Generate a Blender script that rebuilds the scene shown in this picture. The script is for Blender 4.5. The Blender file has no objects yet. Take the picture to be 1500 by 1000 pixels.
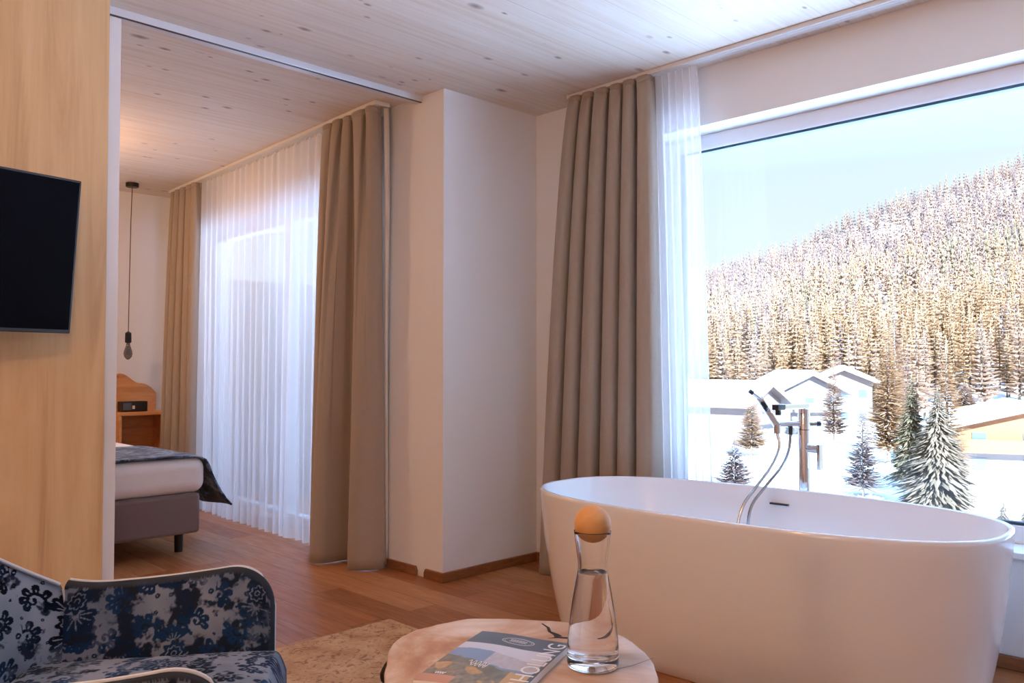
import bpy, bmesh, math, random
import numpy as np
from mathutils import Vector, Matrix, noise as mnoise

# ------------------------------------------------------------------ camera, sky, sun, lamps, exposure
sc = bpy.context.scene
COL = sc.collection
PSI = math.radians(44.763)            # view direction, clockwise from +Y
PITCH = math.radians(1.65)
EYE = 1.143
cam_d = bpy.data.cameras.new('camera')
cam_d.sensor_width = 36.0
cam_d.lens = 36.0 * 1215.0 / 1500.0
cam_d.clip_end = 5000
cam = bpy.data.objects.new('camera', cam_d)
COL.objects.link(cam)
cam.location = (0, 0, EYE)
cam.rotation_euler = (math.pi / 2 + PITCH, 0, -PSI)
sc.camera = cam

sc.view_settings.view_transform = 'Standard'
sc.view_settings.look = 'None'
sc.view_settings.gamma = 1.0
sc.view_settings.exposure = 0.1
sc.view_settings.use_curve_mapping = False
sc.cycles.max_bounces = 14
sc.cycles.diffuse_bounces = 6
sc.cycles.transparent_max_bounces = 24
sc.cycles.transmission_bounces = 12
sc.cycles.glossy_bounces = 6
sc.cycles.sample_clamp_indirect = 6.0
sc.cycles.use_denoising = True

world = bpy.data.worlds.new('winter_sky')
sc.world = world
world.use_nodes = True
wn, wl = world.node_tree.nodes, world.node_tree.links
wn.clear()
w_out = wn.new('ShaderNodeOutputWorld')
w_bg = wn.new('ShaderNodeBackground')
w_tc = wn.new('ShaderNodeTexCoord')
w_sep = wn.new('ShaderNodeSeparateXYZ')
w_rmp = wn.new('ShaderNodeValToRGB')
w_rmp.color_ramp.elements[0].position = 0.0
w_rmp.color_ramp.elements[0].color = (0.96, 1.04, 1.05, 1)
w_rmp.color_ramp.elements[1].position = 0.62
w_rmp.color_ramp.elements[1].color = (1.8, 3.4, 6.4, 1)
e = w_rmp.color_ramp.elements.new(0.22)
e.color = (0.78, 0.95, 1.03, 1)
wl.new(w_tc.outputs['Generated'], w_sep.inputs[0])
wl.new(w_sep.outputs['Z'], w_rmp.inputs[0])
wl.new(w_rmp.outputs[0], w_bg.inputs[0])
w_bg.inputs[1].default_value = 1.0
wl.new(w_bg.outputs[0], w_out.inputs[0])


def light(name, kind, loc, energy, color, size=0.2, rot=(0, 0, 0), **kw):
    d = bpy.data.lights.new(name, kind)
    d.energy = energy
    d.color = color
    if kind == 'AREA':
        d.shape = 'DISK'
        d.size = size
    elif kind == 'SUN':
        d.angle = size
    else:
        d.shadow_soft_size = size
    for k, v in kw.items():
        setattr(d, k, v)
    o = bpy.data.objects.new(name, d)
    COL.objects.link(o)
    o.location = loc
    o.rotation_euler = rot
    return o


SUN_DIR = Vector((-0.58, -0.74, 0.50)).normalized()      # towards the sun, behind the building
sun = light('sun', 'SUN', (0, 0, 50), 50.0, (0.69, 0.885, 1.24), 0.009)
sun.rotation_euler = SUN_DIR.to_track_quat('Z', 'Y').to_euler()
WARM = (1.0, 0.66, 0.40)
light('warm_fill_living', 'POINT', (0.42, 1.55, 2.12), 32, (1.0, 0.56, 0.28), 0.09)  # added warm fill above the armchair, out of view
light('warm_fill_left', 'POINT', (-1.3, 0.9, 1.5), 38, (1.0, 0.56, 0.28), 0.11)  # added warm fill left of the camera, out of view
light('ceiling_lamp_bedroom', 'POINT', (1.35, 5.75, 2.25), 42, (1.0, 0.55, 0.27), 0.09)
for nm, loc, sx, sy in (('window_portal_living', (3.9, 0.78, 1.39), 1.95, 3.6),
                        ('window_portal_bedroom', (3.22, 5.45, 1.15), 2.4, 3.1)):
    d = bpy.data.lights.new(nm, 'AREA')
    d.shape = 'RECTANGLE'
    d.size, d.size_y = sx, sy
    d.cycles.is_portal = True
    o = bpy.data.objects.new(nm, d)
    COL.objects.link(o)
    o.location = loc
    o.rotation_euler = (0, math.radians(90), 0)         # faces -X, into the room

H = 2.627                                                # ceiling height
R_ = random.Random(7)
NP = np.random.default_rng(11)


# ------------------------------------------------------------------ helpers
class MB:
    """collects simple shapes into one mesh"""
    def __init__(s):
        s.v, s.f, s.c, s.m = [], [], [], []

    def add(s, vs, fs, col=None, mi=0):
        b = len(s.v)
        s.v += [tuple(p) for p in vs]
        s.f += [tuple(i + b for i in f) for f in fs]
        s.m += [mi] * len(fs)
        if col is None:
            col = (1, 1, 1)
        if len(vs) and not hasattr(col[0], '__len__'):
            s.c += [tuple(col[:3])] * len(vs)
        else:
            s.c += [tuple(q[:3]) for q in col]

    def box(s, lo, hi, col=None, M=None, mi=0):
        x0, y0, z0 = lo
        x1, y1, z1 = hi
        vs = [(x0, y0, z0), (x1, y0, z0), (x1, y1, z0), (x0, y1, z0), (x0, y0, z1), (x1, y0, z1), (x1, y1, z1), (x0, y1, z1)]
        if M is not None:
            vs = [M @ Vector(p) for p in vs]
        s.add(vs, [(0, 3, 2, 1), (4, 5, 6, 7), (0, 1, 5, 4), (1, 2, 6, 5), (2, 3, 7, 6), (3, 0, 4, 7)], col, mi)

    def grid(s, P, col=None, close_u=False, close_v=False, flip=False, mi=0):
        """P[i][j] points"""
        n, m = len(P), len(P[0])
        vs = [p for r in P for p in r]
        fs = []
        for i in range(n if close_u else n - 1):
            for j in range(m if close_v else m - 1):
                a, b = i * m + j, ((i + 1) % n) * m + j
                c, d = ((i + 1) % n) * m + (j + 1) % m, i * m + (j + 1) % m
                fs.append((a, d, c, b) if flip else (a, b, c, d))
        s.add(vs, fs, col, mi)

    def tube(s, pts, r, n=10, col=None, caps=True, mi=0):
        pts = [Vector(p) for p in pts]
        k = len(pts)
        rs = r if hasattr(r, '__len__') else [r] * k
        rings = []
        up = Vector((0, 0, 1))
        t0 = (pts[1] - pts[0]).normalized()
        if abs(t0.dot(up)) > .95:
            up = Vector((1, 0, 0))
        nrm = (up - t0 * up.dot(t0)).normalized()
        for i in range(k):
            t = (pts[min(i + 1, k - 1)] - pts[max(i - 1, 0)]).normalized()
            nrm = (nrm - t * nrm.dot(t)).normalized()
            bn = t.cross(nrm)
            rings.append([pts[i] + (nrm * math.cos(a) + bn * math.sin(a)) * rs[i] for a in [2 * math.pi * q / n for q in range(n)]])
        s.grid(rings, col, close_v=True, flip=True, mi=mi)
        if caps:
            s.add(rings[0], [tuple(range(n))], col, mi)
            s.add(rings[-1], [tuple(reversed(range(n)))], col, mi)

    def lathe(s, prof, n=32, center=(0, 0, 0), col=None, mi=0):
        """prof: list of (r, z)"""
        c = Vector(center)
        rings = [[c + Vector((r * math.cos(a), r * math.sin(a), z)) for a in [2 * math.pi * q / n for q in range(n)]] for r, z in prof]
        s.grid(rings, col, close_v=True, flip=True, mi=mi)
        if prof[0][0] > 1e-4:
            s.add(rings[0], [tuple(reversed(range(n)))], col, mi)
        if prof[-1][0] > 1e-4:
            s.add(rings[-1], [tuple(range(n))], col, mi)

    def prism(s, poly, z0, z1, M=None, col=None, mi=0):
        n = len(poly)
        vs = [Vector((x, y, z0)) for x, y in poly] + [Vector((x, y, z1)) for x, y in poly]
        if M is not None:
            vs = [M @ p for p in vs]
        s.add(vs, [tuple(reversed(range(n))), tuple(range(n, 2 * n))] + [(i, (i + 1) % n, n + (i + 1) % n, n + i) for i in range(n)], col, mi)

    def build(s, name, mats, parent=None, smooth=False, bevel=0, seg=2, merge=True, angle=40, recalc=True):
        me = bpy.data.meshes.new(name)
        me.from_pydata([tuple(p) for p in s.v], [], s.f)
        if not isinstance(mats, (list, tuple)):
            mats = [mats]
        for m in mats:
            me.materials.append(m)
        if len(mats) > 1:
            me.polygons.foreach_set('material_index', s.m)
        ca = me.color_attributes.new('Col', 'FLOAT_COLOR', 'POINT')
        arr = np.ones((len(s.v), 4), dtype=np.float32)
        if s.v:
            arr[:, :3] = np.array(s.c, dtype=np.float32)
        ca.data.foreach_set('color', arr.ravel())
        if merge or recalc:
            bm = bmesh.new()
            bm.from_mesh(me)
            if merge:
                bmesh.ops.remove_doubles(bm, verts=bm.verts, dist=1e-5)
            if recalc:
                bmesh.ops.recalc_face_normals(bm, faces=bm.faces)
            bm.to_mesh(me)
            bm.free()
        if smooth:
            me.polygons.foreach_set('use_smooth', [True] * len(me.polygons))
        me.update()
        o = bpy.data.objects.new(name, me)
        COL.objects.link(o)
        if parent:
            o.parent = parent
        if bevel:
            b = o.modifiers.new('bevel', 'BEVEL')
            b.width = bevel
            b.segments = seg
            b.limit_method = 'ANGLE'
            b.angle_limit = math.radians(angle)
            b.harden_normals = False
        if smooth and angle < 180:
            try:
                me.set_sharp_from_angle(angle=math.radians(angle))
            except Exception:
                pass
        return o


def tag(o, label=None, cat=None, group=None, kind=None):
    if label: o['label'] = label
    if cat: o['category'] = cat
    if group: o['group'] = group
    if kind: o['kind'] = kind
    return o


def thing(name, label, cat, loc=(0, 0, 0), rz=0, group=None):
    o = bpy.data.objects.new(name, None)
    o.empty_display_size = .1
    COL.objects.link(o)
    o.location = loc
    o.rotation_euler = (0, 0, rz)
    return tag(o, label, cat, group)


def structure(o):
    o['kind'] = 'structure'
    return o


def spline(pts, n):
    """Catmull-Rom through pts, n samples, arc-length spaced; returns array (n, d)"""
    P = np.array(pts, float)
    P = np.vstack([2 * P[0] - P[1], P, 2 * P[-1] - P[-2]])
    out = []
    for i in range(1, len(P) - 2):
        for t in np.linspace(0, 1, 24, endpoint=False):
            a, b, c, d = P[i - 1], P[i], P[i + 1], P[i + 2]
            out.append(.5 * ((2 * b) + (c - a) * t + (2 * a - 5 * b + 4 * c - d) * t * t + (3 * b - a - 3 * c + d) * t ** 3))
    out.append(P[-2])
    out = np.array(out)
    L = np.concatenate([[0], np.cumsum(np.linalg.norm(np.diff(out, axis=0), axis=1))])
    q = np.linspace(0, L[-1], n)
    return np.stack([np.interp(q, L, out[:, k]) for k in range(out.shape[1])], 1)


# ------------------------------------------------------------------ materials
def mat(name, color=(.8, .8, .8), rough=.5, metal=0.0, sheen=0.0, spec=None, attr=False, coat=0.0):
    m = bpy.data.materials.new(name)
    m.use_nodes = True
    b = m.node_tree.nodes['Principled BSDF']
    b.inputs['Base Color'].default_value = (*color, 1)
    b.inputs['Roughness'].default_value = rough
    b.inputs['Metallic'].default_value = metal
    if sheen: b.inputs['Sheen Weight'].default_value = sheen
    if spec is not None: b.inputs['Specular IOR Level'].default_value = spec
    if coat: b.inputs['Coat Weight'].default_value = coat
    if attr:
        a = m.node_tree.nodes.new('ShaderNodeVertexColor')
        a.layer_name = 'Col'
        m.node_tree.links.new(a.outputs[0], b.inputs['Base Color'])
    return m


class NT:
    """terse node building"""
    def __init__(s, m):
        s.t = m.node_tree
        s.b = s.t.nodes.get('Principled BSDF')

    def n(s, kind, **kw):
        o = s.t.nodes.new(kind)
        for k, v in kw.items():
            if hasattr(o, k): setattr(o, k, v)
            else: o.inputs[k].default_value = v
        return o

    def l(s, a, b):
        s.t.links.new(a, b)

    def coords(s, scale=(1, 1, 1), rot=(0, 0, 0), src='Object', loc=(0, 0, 0)):
        tc = s.n('ShaderNodeTexCoord')
        mp = s.n('ShaderNodeMapping')
        mp.inputs['Scale'].default_value = scale
        mp.inputs['Rotation'].default_value = rot
        mp.inputs['Location'].default_value = loc
        s.l(tc.outputs[src], mp.inputs[0])
        return mp.outputs[0]

    def noise(s, vec, scale=5, detail=4, rough=.5, dist=0):
        o = s.n('ShaderNodeTexNoise')
        o.inputs['Scale'].default_value = scale
        o.inputs['Detail'].default_value = detail
        o.inputs['Roughness'].default_value = rough
        o.inputs['Distortion'].default_value = dist
        s.l(vec, o.inputs['Vector'])
        return o.outputs[0]

    def ramp(s, fac, stops):
        o = s.n('ShaderNodeValToRGB')
        els = o.color_ramp.elements
        while len(els) > 1: els.remove(els[-1])
        els[0].position = stops[0][0]
        els[0].color = col4(stops[0][1])
        for p, c in stops[1:]:
            e = els.new(p)
            e.color = col4(c)
        s.l(fac, o.inputs[0])
        return o.outputs[0]

    def mix(s, fac, a, b, mode='MIX'):
        o = s.n('ShaderNodeMix', data_type='RGBA', blend_type=mode)
        for x, i in ((fac, 0), (a, 6), (b, 7)):
            if hasattr(x, 'is_output'): s.l(x, o.inputs[i])
            elif i == 0: o.inputs[0].default_value = x
            else: o.inputs[i].default_value = col4(x)
        return o.outputs[2]

    def math(s, op, a, b=None, clamp=False):
        o = s.n('ShaderNodeMath', operation=op, use_clamp=clamp)
        for x, i in ((a, 0), (b, 1)):
            if x is None: continue
            if hasattr(x, 'is_output'): s.l(x, o.inputs[i])
            else: o.inputs[i].default_value = x
        return o.outputs[0]

    def bump(s, height, strength=.2, dist=.01):
        o = s.n('ShaderNodeBump')
        o.inputs['Strength'].default_value = strength
        o.inputs['Distance'].default_value = dist
        s.l(height, o.inputs['Height'])
        s.l(o.outputs[0], s.b.inputs['Normal'])


def col4(c):
    return (c, c, c, 1) if not hasattr(c, '__len__') else (*c[:3], 1)


def m_plaster():
    m = mat('white_plaster', (.80, .793, .785), .85)
    t = NT(m)
    n = t.noise(t.coords(), 160, 3)
    t.bump(n, .06, .002)
    return m


def m_ceiling():
    m = mat('whitewashed_knotty_pine', (.7, .6, .5), .6)
    t = NT(m)
    tc = t.n('ShaderNodeTexCoord')
    sp = t.n('ShaderNodeSeparateXYZ')
    t.l(tc.outputs['Object'], sp.inputs[0])
    bi = t.math('FLOOR', t.math('DIVIDE', sp.outputs['Y'], .14))
    wnz = t.n('ShaderNodeTexWhiteNoise', noise_dimensions='1D')
    t.l(bi, wnz.inputs['W'])
    rnd = wnz.outputs['Value']
    # shift the grain of every board
    cmb = t.n('ShaderNodeCombineXYZ')
    t.l(t.math('ADD', t.math('MULTIPLY', sp.outputs['X'], .55), t.math('MULTIPLY', rnd, 31.0)), cmb.inputs[0])
    t.l(t.math('MULTIPLY', sp.outputs['Y'], 14.0), cmb.inputs[1])
    g = t.noise(cmb.outputs[0], 2.6, 6, .6, .6)
    g2 = t.noise(cmb.outputs[0], 9.0, 3, .5, .2)
    base = t.ramp(g, [(.30, (.66, .54, .42)), (.5, (.75, .66, .56)), (.7, (.80, .74, .67))])
    base = t.mix(t.math('MULTIPLY', g2, .15), base, (.55, .41, .29))
    base = t.mix(t.math('MULTIPLY', rnd, .30), base, (.82, .77, .70))
    # knots
    kv = t.n('ShaderNodeCombineXYZ')
    t.l(t.math('MULTIPLY', sp.outputs['X'], 2.6), kv.inputs[0])
    t.l(t.math('MULTIPLY', sp.outputs['Y'], 5.2), kv.inputs[1])
    fac = None
    for sc_, lo, hi, thr in ((1.35, .07, .17, .22), (2.3, .07, .17, .40)):
        vo = t.n('ShaderNodeTexVoronoi', feature='F1')
        vo.inputs['Scale'].default_value = sc_
        t.l(kv.outputs[0], vo.inputs['Vector'])
        hs = t.n('ShaderNodeSeparateXYZ')
        t.l(vo.outputs['Color'], hs.inputs[0])
        wob = t.math('MULTIPLY', t.noise(kv.outputs[0], 14, 2), .05)
        d = t.math('ADD', vo.outputs['Distance'], t.math('SUBTRACT', wob, .025))
        rad = t.math('ADD', t.math('MULTIPLY', hs.outputs[0], hi - lo), lo)
        k = t.math('SUBTRACT', 1.0, t.math('DIVIDE', d, rad), clamp=True)
        on = t.math('GREATER_THAN', hs.outputs[1], thr)
        k = t.math('MULTIPLY', t.math('POWER', k, .7), on)
        fac = k if fac is None else t.math('MAXIMUM', fac, k)
    base = t.mix(t.math('MULTIPLY', fac, .9), base, (.17, .09, .05))
    # board joints
    fr = t.math('FRACT', t.math('DIVIDE', sp.outputs['Y'], .14))
    edge = t.math('LESS_THAN', t.math('MINIMUM', fr, t.math('SUBTRACT', 1.0, fr)), .008)
    edge = t.math('MULTIPLY', edge, t.math('GREATER_THAN', rnd, .35))
    base = t.mix(t.math('MULTIPLY', edge, .5), base, (.30, .20, .12))
    t.l(base, t.b.inputs['Base Color'])
    return m


def m_floor():
    m = mat('oiled_oak_planks', (.35, .18, .09), .36, spec=.36)
    t = NT(m)
    v = t.coords(rot=(0, 0, math.radians(90)))
    br = t.n('ShaderNodeTexBrick', offset=.37, offset_frequency=2)
    for k, val in (('Scale', 1.0), ('Mortar Size', .0016), ('Mortar Smooth', .1), ('Brick Width', 1.55), ('Row Height', .16), ('Bias', 0.0)):
        br.inputs[k].default_value = val
    br.inputs['Color1'].default_value = (0, 0, 0, 1)
    br.inputs['Color2'].default_value = (1, 1, 1, 1)
    br.inputs['Mortar'].default_value = (.5, .5, .5, 1)
    t.l(v, br.inputs['Vector'])
    rnd = br.outputs['Color']
    ad = t.n('ShaderNodeVectorMath', operation='MULTIPLY_ADD')
    t.l(rnd, ad.inputs[0])
    ad.inputs[1].default_value = (9.0, 5.0, 3.0)
    t.l(t.coords(scale=(9, .9, 1)), ad.inputs[2])
    g = t.noise(ad.outputs[0], 1.6, 7, .62, 1.4)
    g2 = t.noise(ad.outputs[0], 6.5, 3, .5, .4)
    c = t.ramp(g, [(.25, (.14, .040, .013)), (.48, (.33, .115, .038)), (.62, (.46, .190, .070)), (.8, (.55, .28, .125))])
    c = t.mix(t.math('MULTIPLY', g2, .30), c, (.20, .08, .035))
    c = t.mix(.55, c, t.ramp(rnd, [(0, (.22, .068, .022)), (.5, (.40, .155, .054)), (1, (.58, .29, .130))]))
    kn = t.n('ShaderNodeTexVoronoi', feature='F1')
    kn.inputs['Scale'].default_value = 1.0
    t.l(t.coords(scale=(3.3, 1.6, 1)), kn.inputs['Vector'])
    k = t.math('SUBTRACT', 1.0, t.math('DIVIDE', kn.outputs['Distance'], .075), clamp=True)
    c = t.mix(t.math('MULTIPLY', k, .8), c, (.06, .025, .012))
    c = t.mix(t.math('MULTIPLY', br.outputs['Fac'], .8), c, (.06, .028, .014))
    t.l(c, t.b.inputs['Base Color'])
    t.l(t.ramp(g2, [(.3, .30), (.7, .46)]), t.b.inputs['Roughness'])
    t.bump(t.math('SUBTRACT', t.math('MULTIPLY', g, .5), br.outputs['Fac']), .18, .003)
    return m


def m_wood(name, stops, scale, det=1.6, rough=.45, knots=None, knot_col=(.18, .08, .03), dist=1.0):
    m = mat(name, stops[1][1], rough)
    t = NT(m)
    v = t.coords(scale=scale)
    g = t.noise(v, det, 7, .6, dist)
    g2 = t.noise(v, det * 5, 3, .5, .2)
    c = t.ramp(g, stops)
    c = t.mix(t.math('MULTIPLY', g2, .25), c, tuple(q * .72 for q in stops[0][1]))
    if knots:
        vo = t.n('ShaderNodeTexVoronoi', feature='F1')
        vo.inputs['Scale'].default_value = 1.0
        t.l(t.coords(scale=knots[0]), vo.inputs['Vector'])
        sp = t.n('ShaderNodeSeparateXYZ')
        t.l(vo.outputs['Color'], sp.inputs[0])
        k = t.math('SUBTRACT', 1.0, t.math('DIVIDE', vo.outputs['Distance'], knots[1]), clamp=True)
        k = t.math('MULTIPLY', k, t.math('GREATER_THAN', sp.outputs[0], knots[2]))
        c = t.mix(t.math('MULTIPLY', k, .9), c, knot_col)
    t.l(c, t.b.inputs['Base Color'])
    t.bump(g2, .06, .002)
    return m


def m_fabric(name, c1, c2, scale=900, rough=.9, sheen=.25, big=None):
    m = mat(name, c1, rough, sheen=sheen)
    t = NT(m)
    v = t.coords(scale=(1, 1, .55))
    n = t.noise(v, scale, 2)
    n2 = t.noise(t.coords(scale=(1, 1, .3)), 60, 3)
    c = t.mix(t.ramp(n, [(.35, 0), (.65, 1)]), c1, c2)
    c = t.mix(t.math('MULTIPLY', n2, .25), c, tuple(q * .75 for q in c1))
    t.l(c, t.b.inputs['Base Color'])
    t.bump(n, .25, .001)
    return m


def m_sheer(name, color, holes):
    m = bpy.data.materials.new(name)
    m.use_nodes = True
    t = NT(m)
    t.t.nodes.remove(t.b)
    out = t.t.nodes['Material Output']
    tr = t.n('ShaderNodeBsdfTransparent')
    tl = t.n('ShaderNodeBsdfTranslucent')
    df = t.n('ShaderNodeBsdfDiffuse')
    tl.inputs[0].default_value = (*color, 1)
    df.inputs[0].default_value = (*color, 1)
    m1 = t.n('ShaderNodeMixShader')
    m1.inputs[0].default_value = .5
    t.l(tl.outputs[0], m1.inputs[1])
    t.l(df.outputs[0], m1.inputs[2])
    m2 = t.n('ShaderNodeMixShader')
    # denser where the weave is seen at a slant
    lw = t.n('ShaderNodeLayerWeight')
    lw.inputs[0].default_value = .35
    f = t.math('MULTIPLY', t.math('SUBTRACT', 1.0, lw.outputs['Facing']), holes, clamp=True)
    t.l(f, m2.inputs[0])
    t.l(m1.outputs[0], m2.inputs[1])
    t.l(tr.outputs[0], m2.inputs[2])
    t.l(m2.outputs[0], out.inputs[0])
    return m


def m_pane(name, tint=(.97, .99, .985)):
    """thin clear glass: see-through with a Fresnel reflection"""
    m = bpy.data.materials.new(name)
    m.use_nodes = True
    t = NT(m)
    t.t.nodes.remove(t.b)
    out = t.t.nodes['Material Output']
    tr = t.n('ShaderNodeBsdfTransparent')
    tr.inputs[0].default_value = (*tint, 1)
    gl = t.n('ShaderNodeBsdfGlossy')
    gl.inputs['Roughness'].default_value = .0
    lw = t.n('ShaderNodeLayerWeight')
    lw.inputs[0].default_value = .5
    fr = t.math('ADD', t.math('MULTIPLY', t.math('POWER', lw.outputs['Facing'], 5.0), .9), .035)
    mx = t.n('ShaderNodeMixShader')
    t.l(fr, mx.inputs[0])
    t.l(tr.outputs[0], mx.inputs[1])
    t.l(gl.outputs[0], mx.inputs[2])
    t.l(mx.outputs[0], out.inputs[0])
    return m


def m_glass(name, ior, color=(1, 1, 1), rough=0.0):
    m = mat(name, color, rough)
    b = m.node_tree.nodes['Principled BSDF']
    b.inputs['Transmission Weight'].default_value = 1.0
    b.inputs['IOR'].default_value = ior
    return m


M = {}
M['plaster'] = m_plaster()
M['ceiling'] = m_ceiling()
M['floor'] = m_floor()
M['oak'] = m_wood('oak_veneer', [(.28, (.46, .275, .125)), (.5, (.65, .43, .22)), (.75, (.73, .52, .29))], (7, 7, .45), 1.5, .42,
                  knots=((4.2, 0.0, 1.7), .06, .55), knot_col=(.22, .10, .05))
M['pine'] = m_wood('red_pine', [(.28, (.52, .20, .055)), (.5, (.72, .33, .105)), (.75, (.80, .44, .17))], (1, 8, 8), 1.6, .5,
                   knots=((6, 0, 7), .10, .45), knot_col=(.16, .04, .015))
M['skirting'] = m_wood('skirting_oak', [(.3, (.19, .068, .025)), (.5, (.28, .11, .042)), (.75, (.36, .16, .065))], (3, 3, 14), 2, .4)
M['white_lacquer'] = mat('white_lacquer', (.80, .79, .80), .35)
M['window_white'] = mat('white_window_frame', (.82, .82, .83), .35)
M['gasket'] = mat('dark_rubber_gasket', (.03, .07, .10), .5)
M['alu'] = mat('silver_anodised_aluminium', (.70, .72, .76), .35, .25)
M['rail_white'] = mat('white_curtain_rail', (.72, .70, .67), .4)
M['curtain'] = m_fabric('taupe_wool_curtain', (.43, .35, .275), (.31, .245, .19))
M['lining'] = m_fabric('pale_curtain_lining', (.74, .68, .60), (.66, .60, .53))
M['sheer'] = m_sheer('white_voile', (.90, .90, .92), .42)
M['pane'] = m_pane('window_glass')
M['black'] = mat('black_plastic', (.012, .012, .014), .4)
M['screen'] = mat('dark_tv_screen', (.0015, .0015, .004), .45, spec=.04)
M['enamel'] = mat('white_sanitary_acrylic', (.83, .83, .84), .12, coat=.4)
M['chrome'] = mat('polished_chrome', (.80, .81, .83), .06, 1.0)
M['hose'] = mat('chrome_hose', (.45, .46, .48), .25, 1.0)
M['dark_metal'] = mat('dark_chrome', (.05, .05, .05), .3, .5)
M['linen'] = m_fabric('white_bed_linen', (.88, .87, .88), (.84, .83, .85), 500, .85, .1)
M['taupe'] = m_fabric('taupe_box_spring_fabric', (.22, .165, .155), (.17, .125, .12), 800)
M['paper'] = mat('white_paper', (.80, .77, .75), .7)
M['attr'] = mat('printed_cover', (.5, .5, .5), .28, attr=True, coat=.25)
M['glass'] = m_glass('clear_glass', 1.45)
M['water'] = m_glass('water', 1.333)
M['bulb'] = m_pane('smoked_bulb_glass', (.45, .42, .40))
M['cork'] = m_wood('beech_ball', [(.3, (.55, .26, .075)), (.5, (.64, .33, .11)), (.75, (.70, .40, .15))], (3, 3, 9), 3, .5)
M['snow'] = mat('snow', (.90, .92, .95), .8)


def m_velvet():
    m = mat('damask_velvet', (.5, .5, .5), .6, attr=True, sheen=.04, spec=.03)
    t = NT(m)
    b = t.b
    b.inputs['Sheen Roughness'].default_value = .35
    b.inputs['Sheen Tint'].default_value = (.75, .85, 1, 1)
    n = t.noise(t.coords(), 700, 2)
    t.bump(n, .15, .001)
    return m


M['velvet'] = m_velvet()
M['piping'] = mat('pale_blue_piping', (.50, .54, .60), .7, sheen=.3)


# ------------------------------------------------------------------ room shell
def slab(name, lo, hi, m, bevel=0):
    b = MB()
    b.box(lo, hi)
    return structure(b.build(name, m, bevel=bevel))


XW = 3.56                                   # inner face of the living-room window wall
slab('floor', (-2.7, -2.7, -.2), (3.89, 7.6, 0), M['floor'])
slab('ceiling', (-2.7, -2.7, H), (3.89, 7.6, H + .25), M['ceiling'])
# living-room window wall with its opening
OY0, OY1, OZ0, OZ1 = -1.0, 2.56, .44, 2.337
b = MB()
b.box((XW, -2.7, 0), (3.89, OY0, H))
b.box((XW, OY1, 0), (3.89, 3.384, H))
b.box((XW, OY0, 0), (3.89, OY1, OZ0))
b.box((XW, OY0, OZ1), (3.89, OY1, H))
structure(b.build('wall_window', M['plaster'], merge=False))
slab('wall_column', (2.842, 3.384, 0), (3.89, 3.86, H), M['plaster'])
slab('wall_rear', (-2.7, -2.7, 0), (XW, -2.5, H), M['plaster'])
slab('wall_left', (-2.7, -2.5, 0), (-2.5, 7.6, H), M['plaster'])
slab('wall_bedroom_back', (-2.5, 7.33, 0), (3.3, 7.6, H), M['plaster'])
slab('wall_partition', (-2.5, 3.63, 0), (1.19, 3.76, H), M['plaster'])
slab('wall_panel', (-2.5, 3.50, 0), (1.180, 3.562, H), M['oak'])
# bedroom window wall, turned three degrees
BW0, BW1 = Vector((2.90, 3.86)), Vector((3.075, 7.33))
bdir = (BW1 - BW0).normalized()
bang = math.atan2(-bdir.x, bdir.y)
BM = Matrix.Translation((BW0.x, BW0.y, 0)) @ Matrix.Rotation(bang, 4, 'Z')      # local y runs along the wall, +x outward
BL = (BW1 - BW0).length
b = MB()
B0, B1, BZ = .22, 3.02, 2.26
b.box((0, 0, 0), (.28, B0, H), M=BM)
b.box((0, B1, 0), (.28, BL + .05, H), M=BM)
b.box((0, B0, BZ), (.28, B1, H), M=BM)
structure(b.build('wall_bedroom_window', M['plaster'], merge=False))


def frame_bars(b, lo_y, hi_y, lo_z, hi_z, x0, x1, w, M_=None):
    b.box((x0, lo_y, lo_z), (x1, hi_y, lo_z + w), M=M_)
    b.box((x0, lo_y, hi_z - w), (x1, hi_y, hi_z), M=M_)
    b.box((x0, lo_y, lo_z + w), (x1, lo_y + w, hi_z - w), M=M_)
    b.box((x0, hi_y - w, lo_z + w), (x1, hi_y, hi_z - w), M=M_)


# window_1: the wide picture window
win = structure(thing('window_1', None, None))
b = MB()
frame_bars(b, OY0, OY1, OZ0, OZ1, 3.715, 3.80, .066)
b.build('window_frame', M['window_white'], win, bevel=.006)
b = MB()
frame_bars(b, OY0 + .056, OY1 - .056, OZ0 + .056, OZ1 - .056, 3.728, 3.79, .016)
b.build('glazing_bead', M['window_white'], win, bevel=.004)
b = MB()
frame_bars(b, OY0 + .070, OY1 - .070, OZ0 + .070, OZ1 - .070, 3.742, 3.775, .014)
b.build('gasket', M['gasket'], win)
b = MB()
b.box((3.755, OY0 + .08, OZ0 + .08), (3.763, OY1 - .08, OZ1 - .08))
b.build('pane', M['pane'], win)
b = MB()
b.box((3.535, OY0 - .0, OZ0 - .022), (3.715, OY1, OZ0 + .004))
b.build('window_sill', M['window_white'], win, bevel=.004)

# window_2: the bedroom's glazed balcony door behind the voile
win2 = structure(thing('window_2', None, None))
b = MB()
frame_bars(b, B0, B1, 0.0, BZ, .12, .19, .075, BM)
b.box((.12, (B0 + B1) / 2 - .06, .07), (.19, (B0 + B1) / 2 + .06, BZ - .07), M=BM)
b.build('window_frame', M['window_white'], win2, bevel=.006)
for a0, a1 in ((B0 + .075, (B0 + B1) / 2 - .06), ((B0 + B1) / 2 + .06, B1 - .075)):
    b = MB()
    b.box((.15, a0, .075), (.158, a1, BZ - .075), M=BM)
    b.build('pane', M['pane'], win2)

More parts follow.
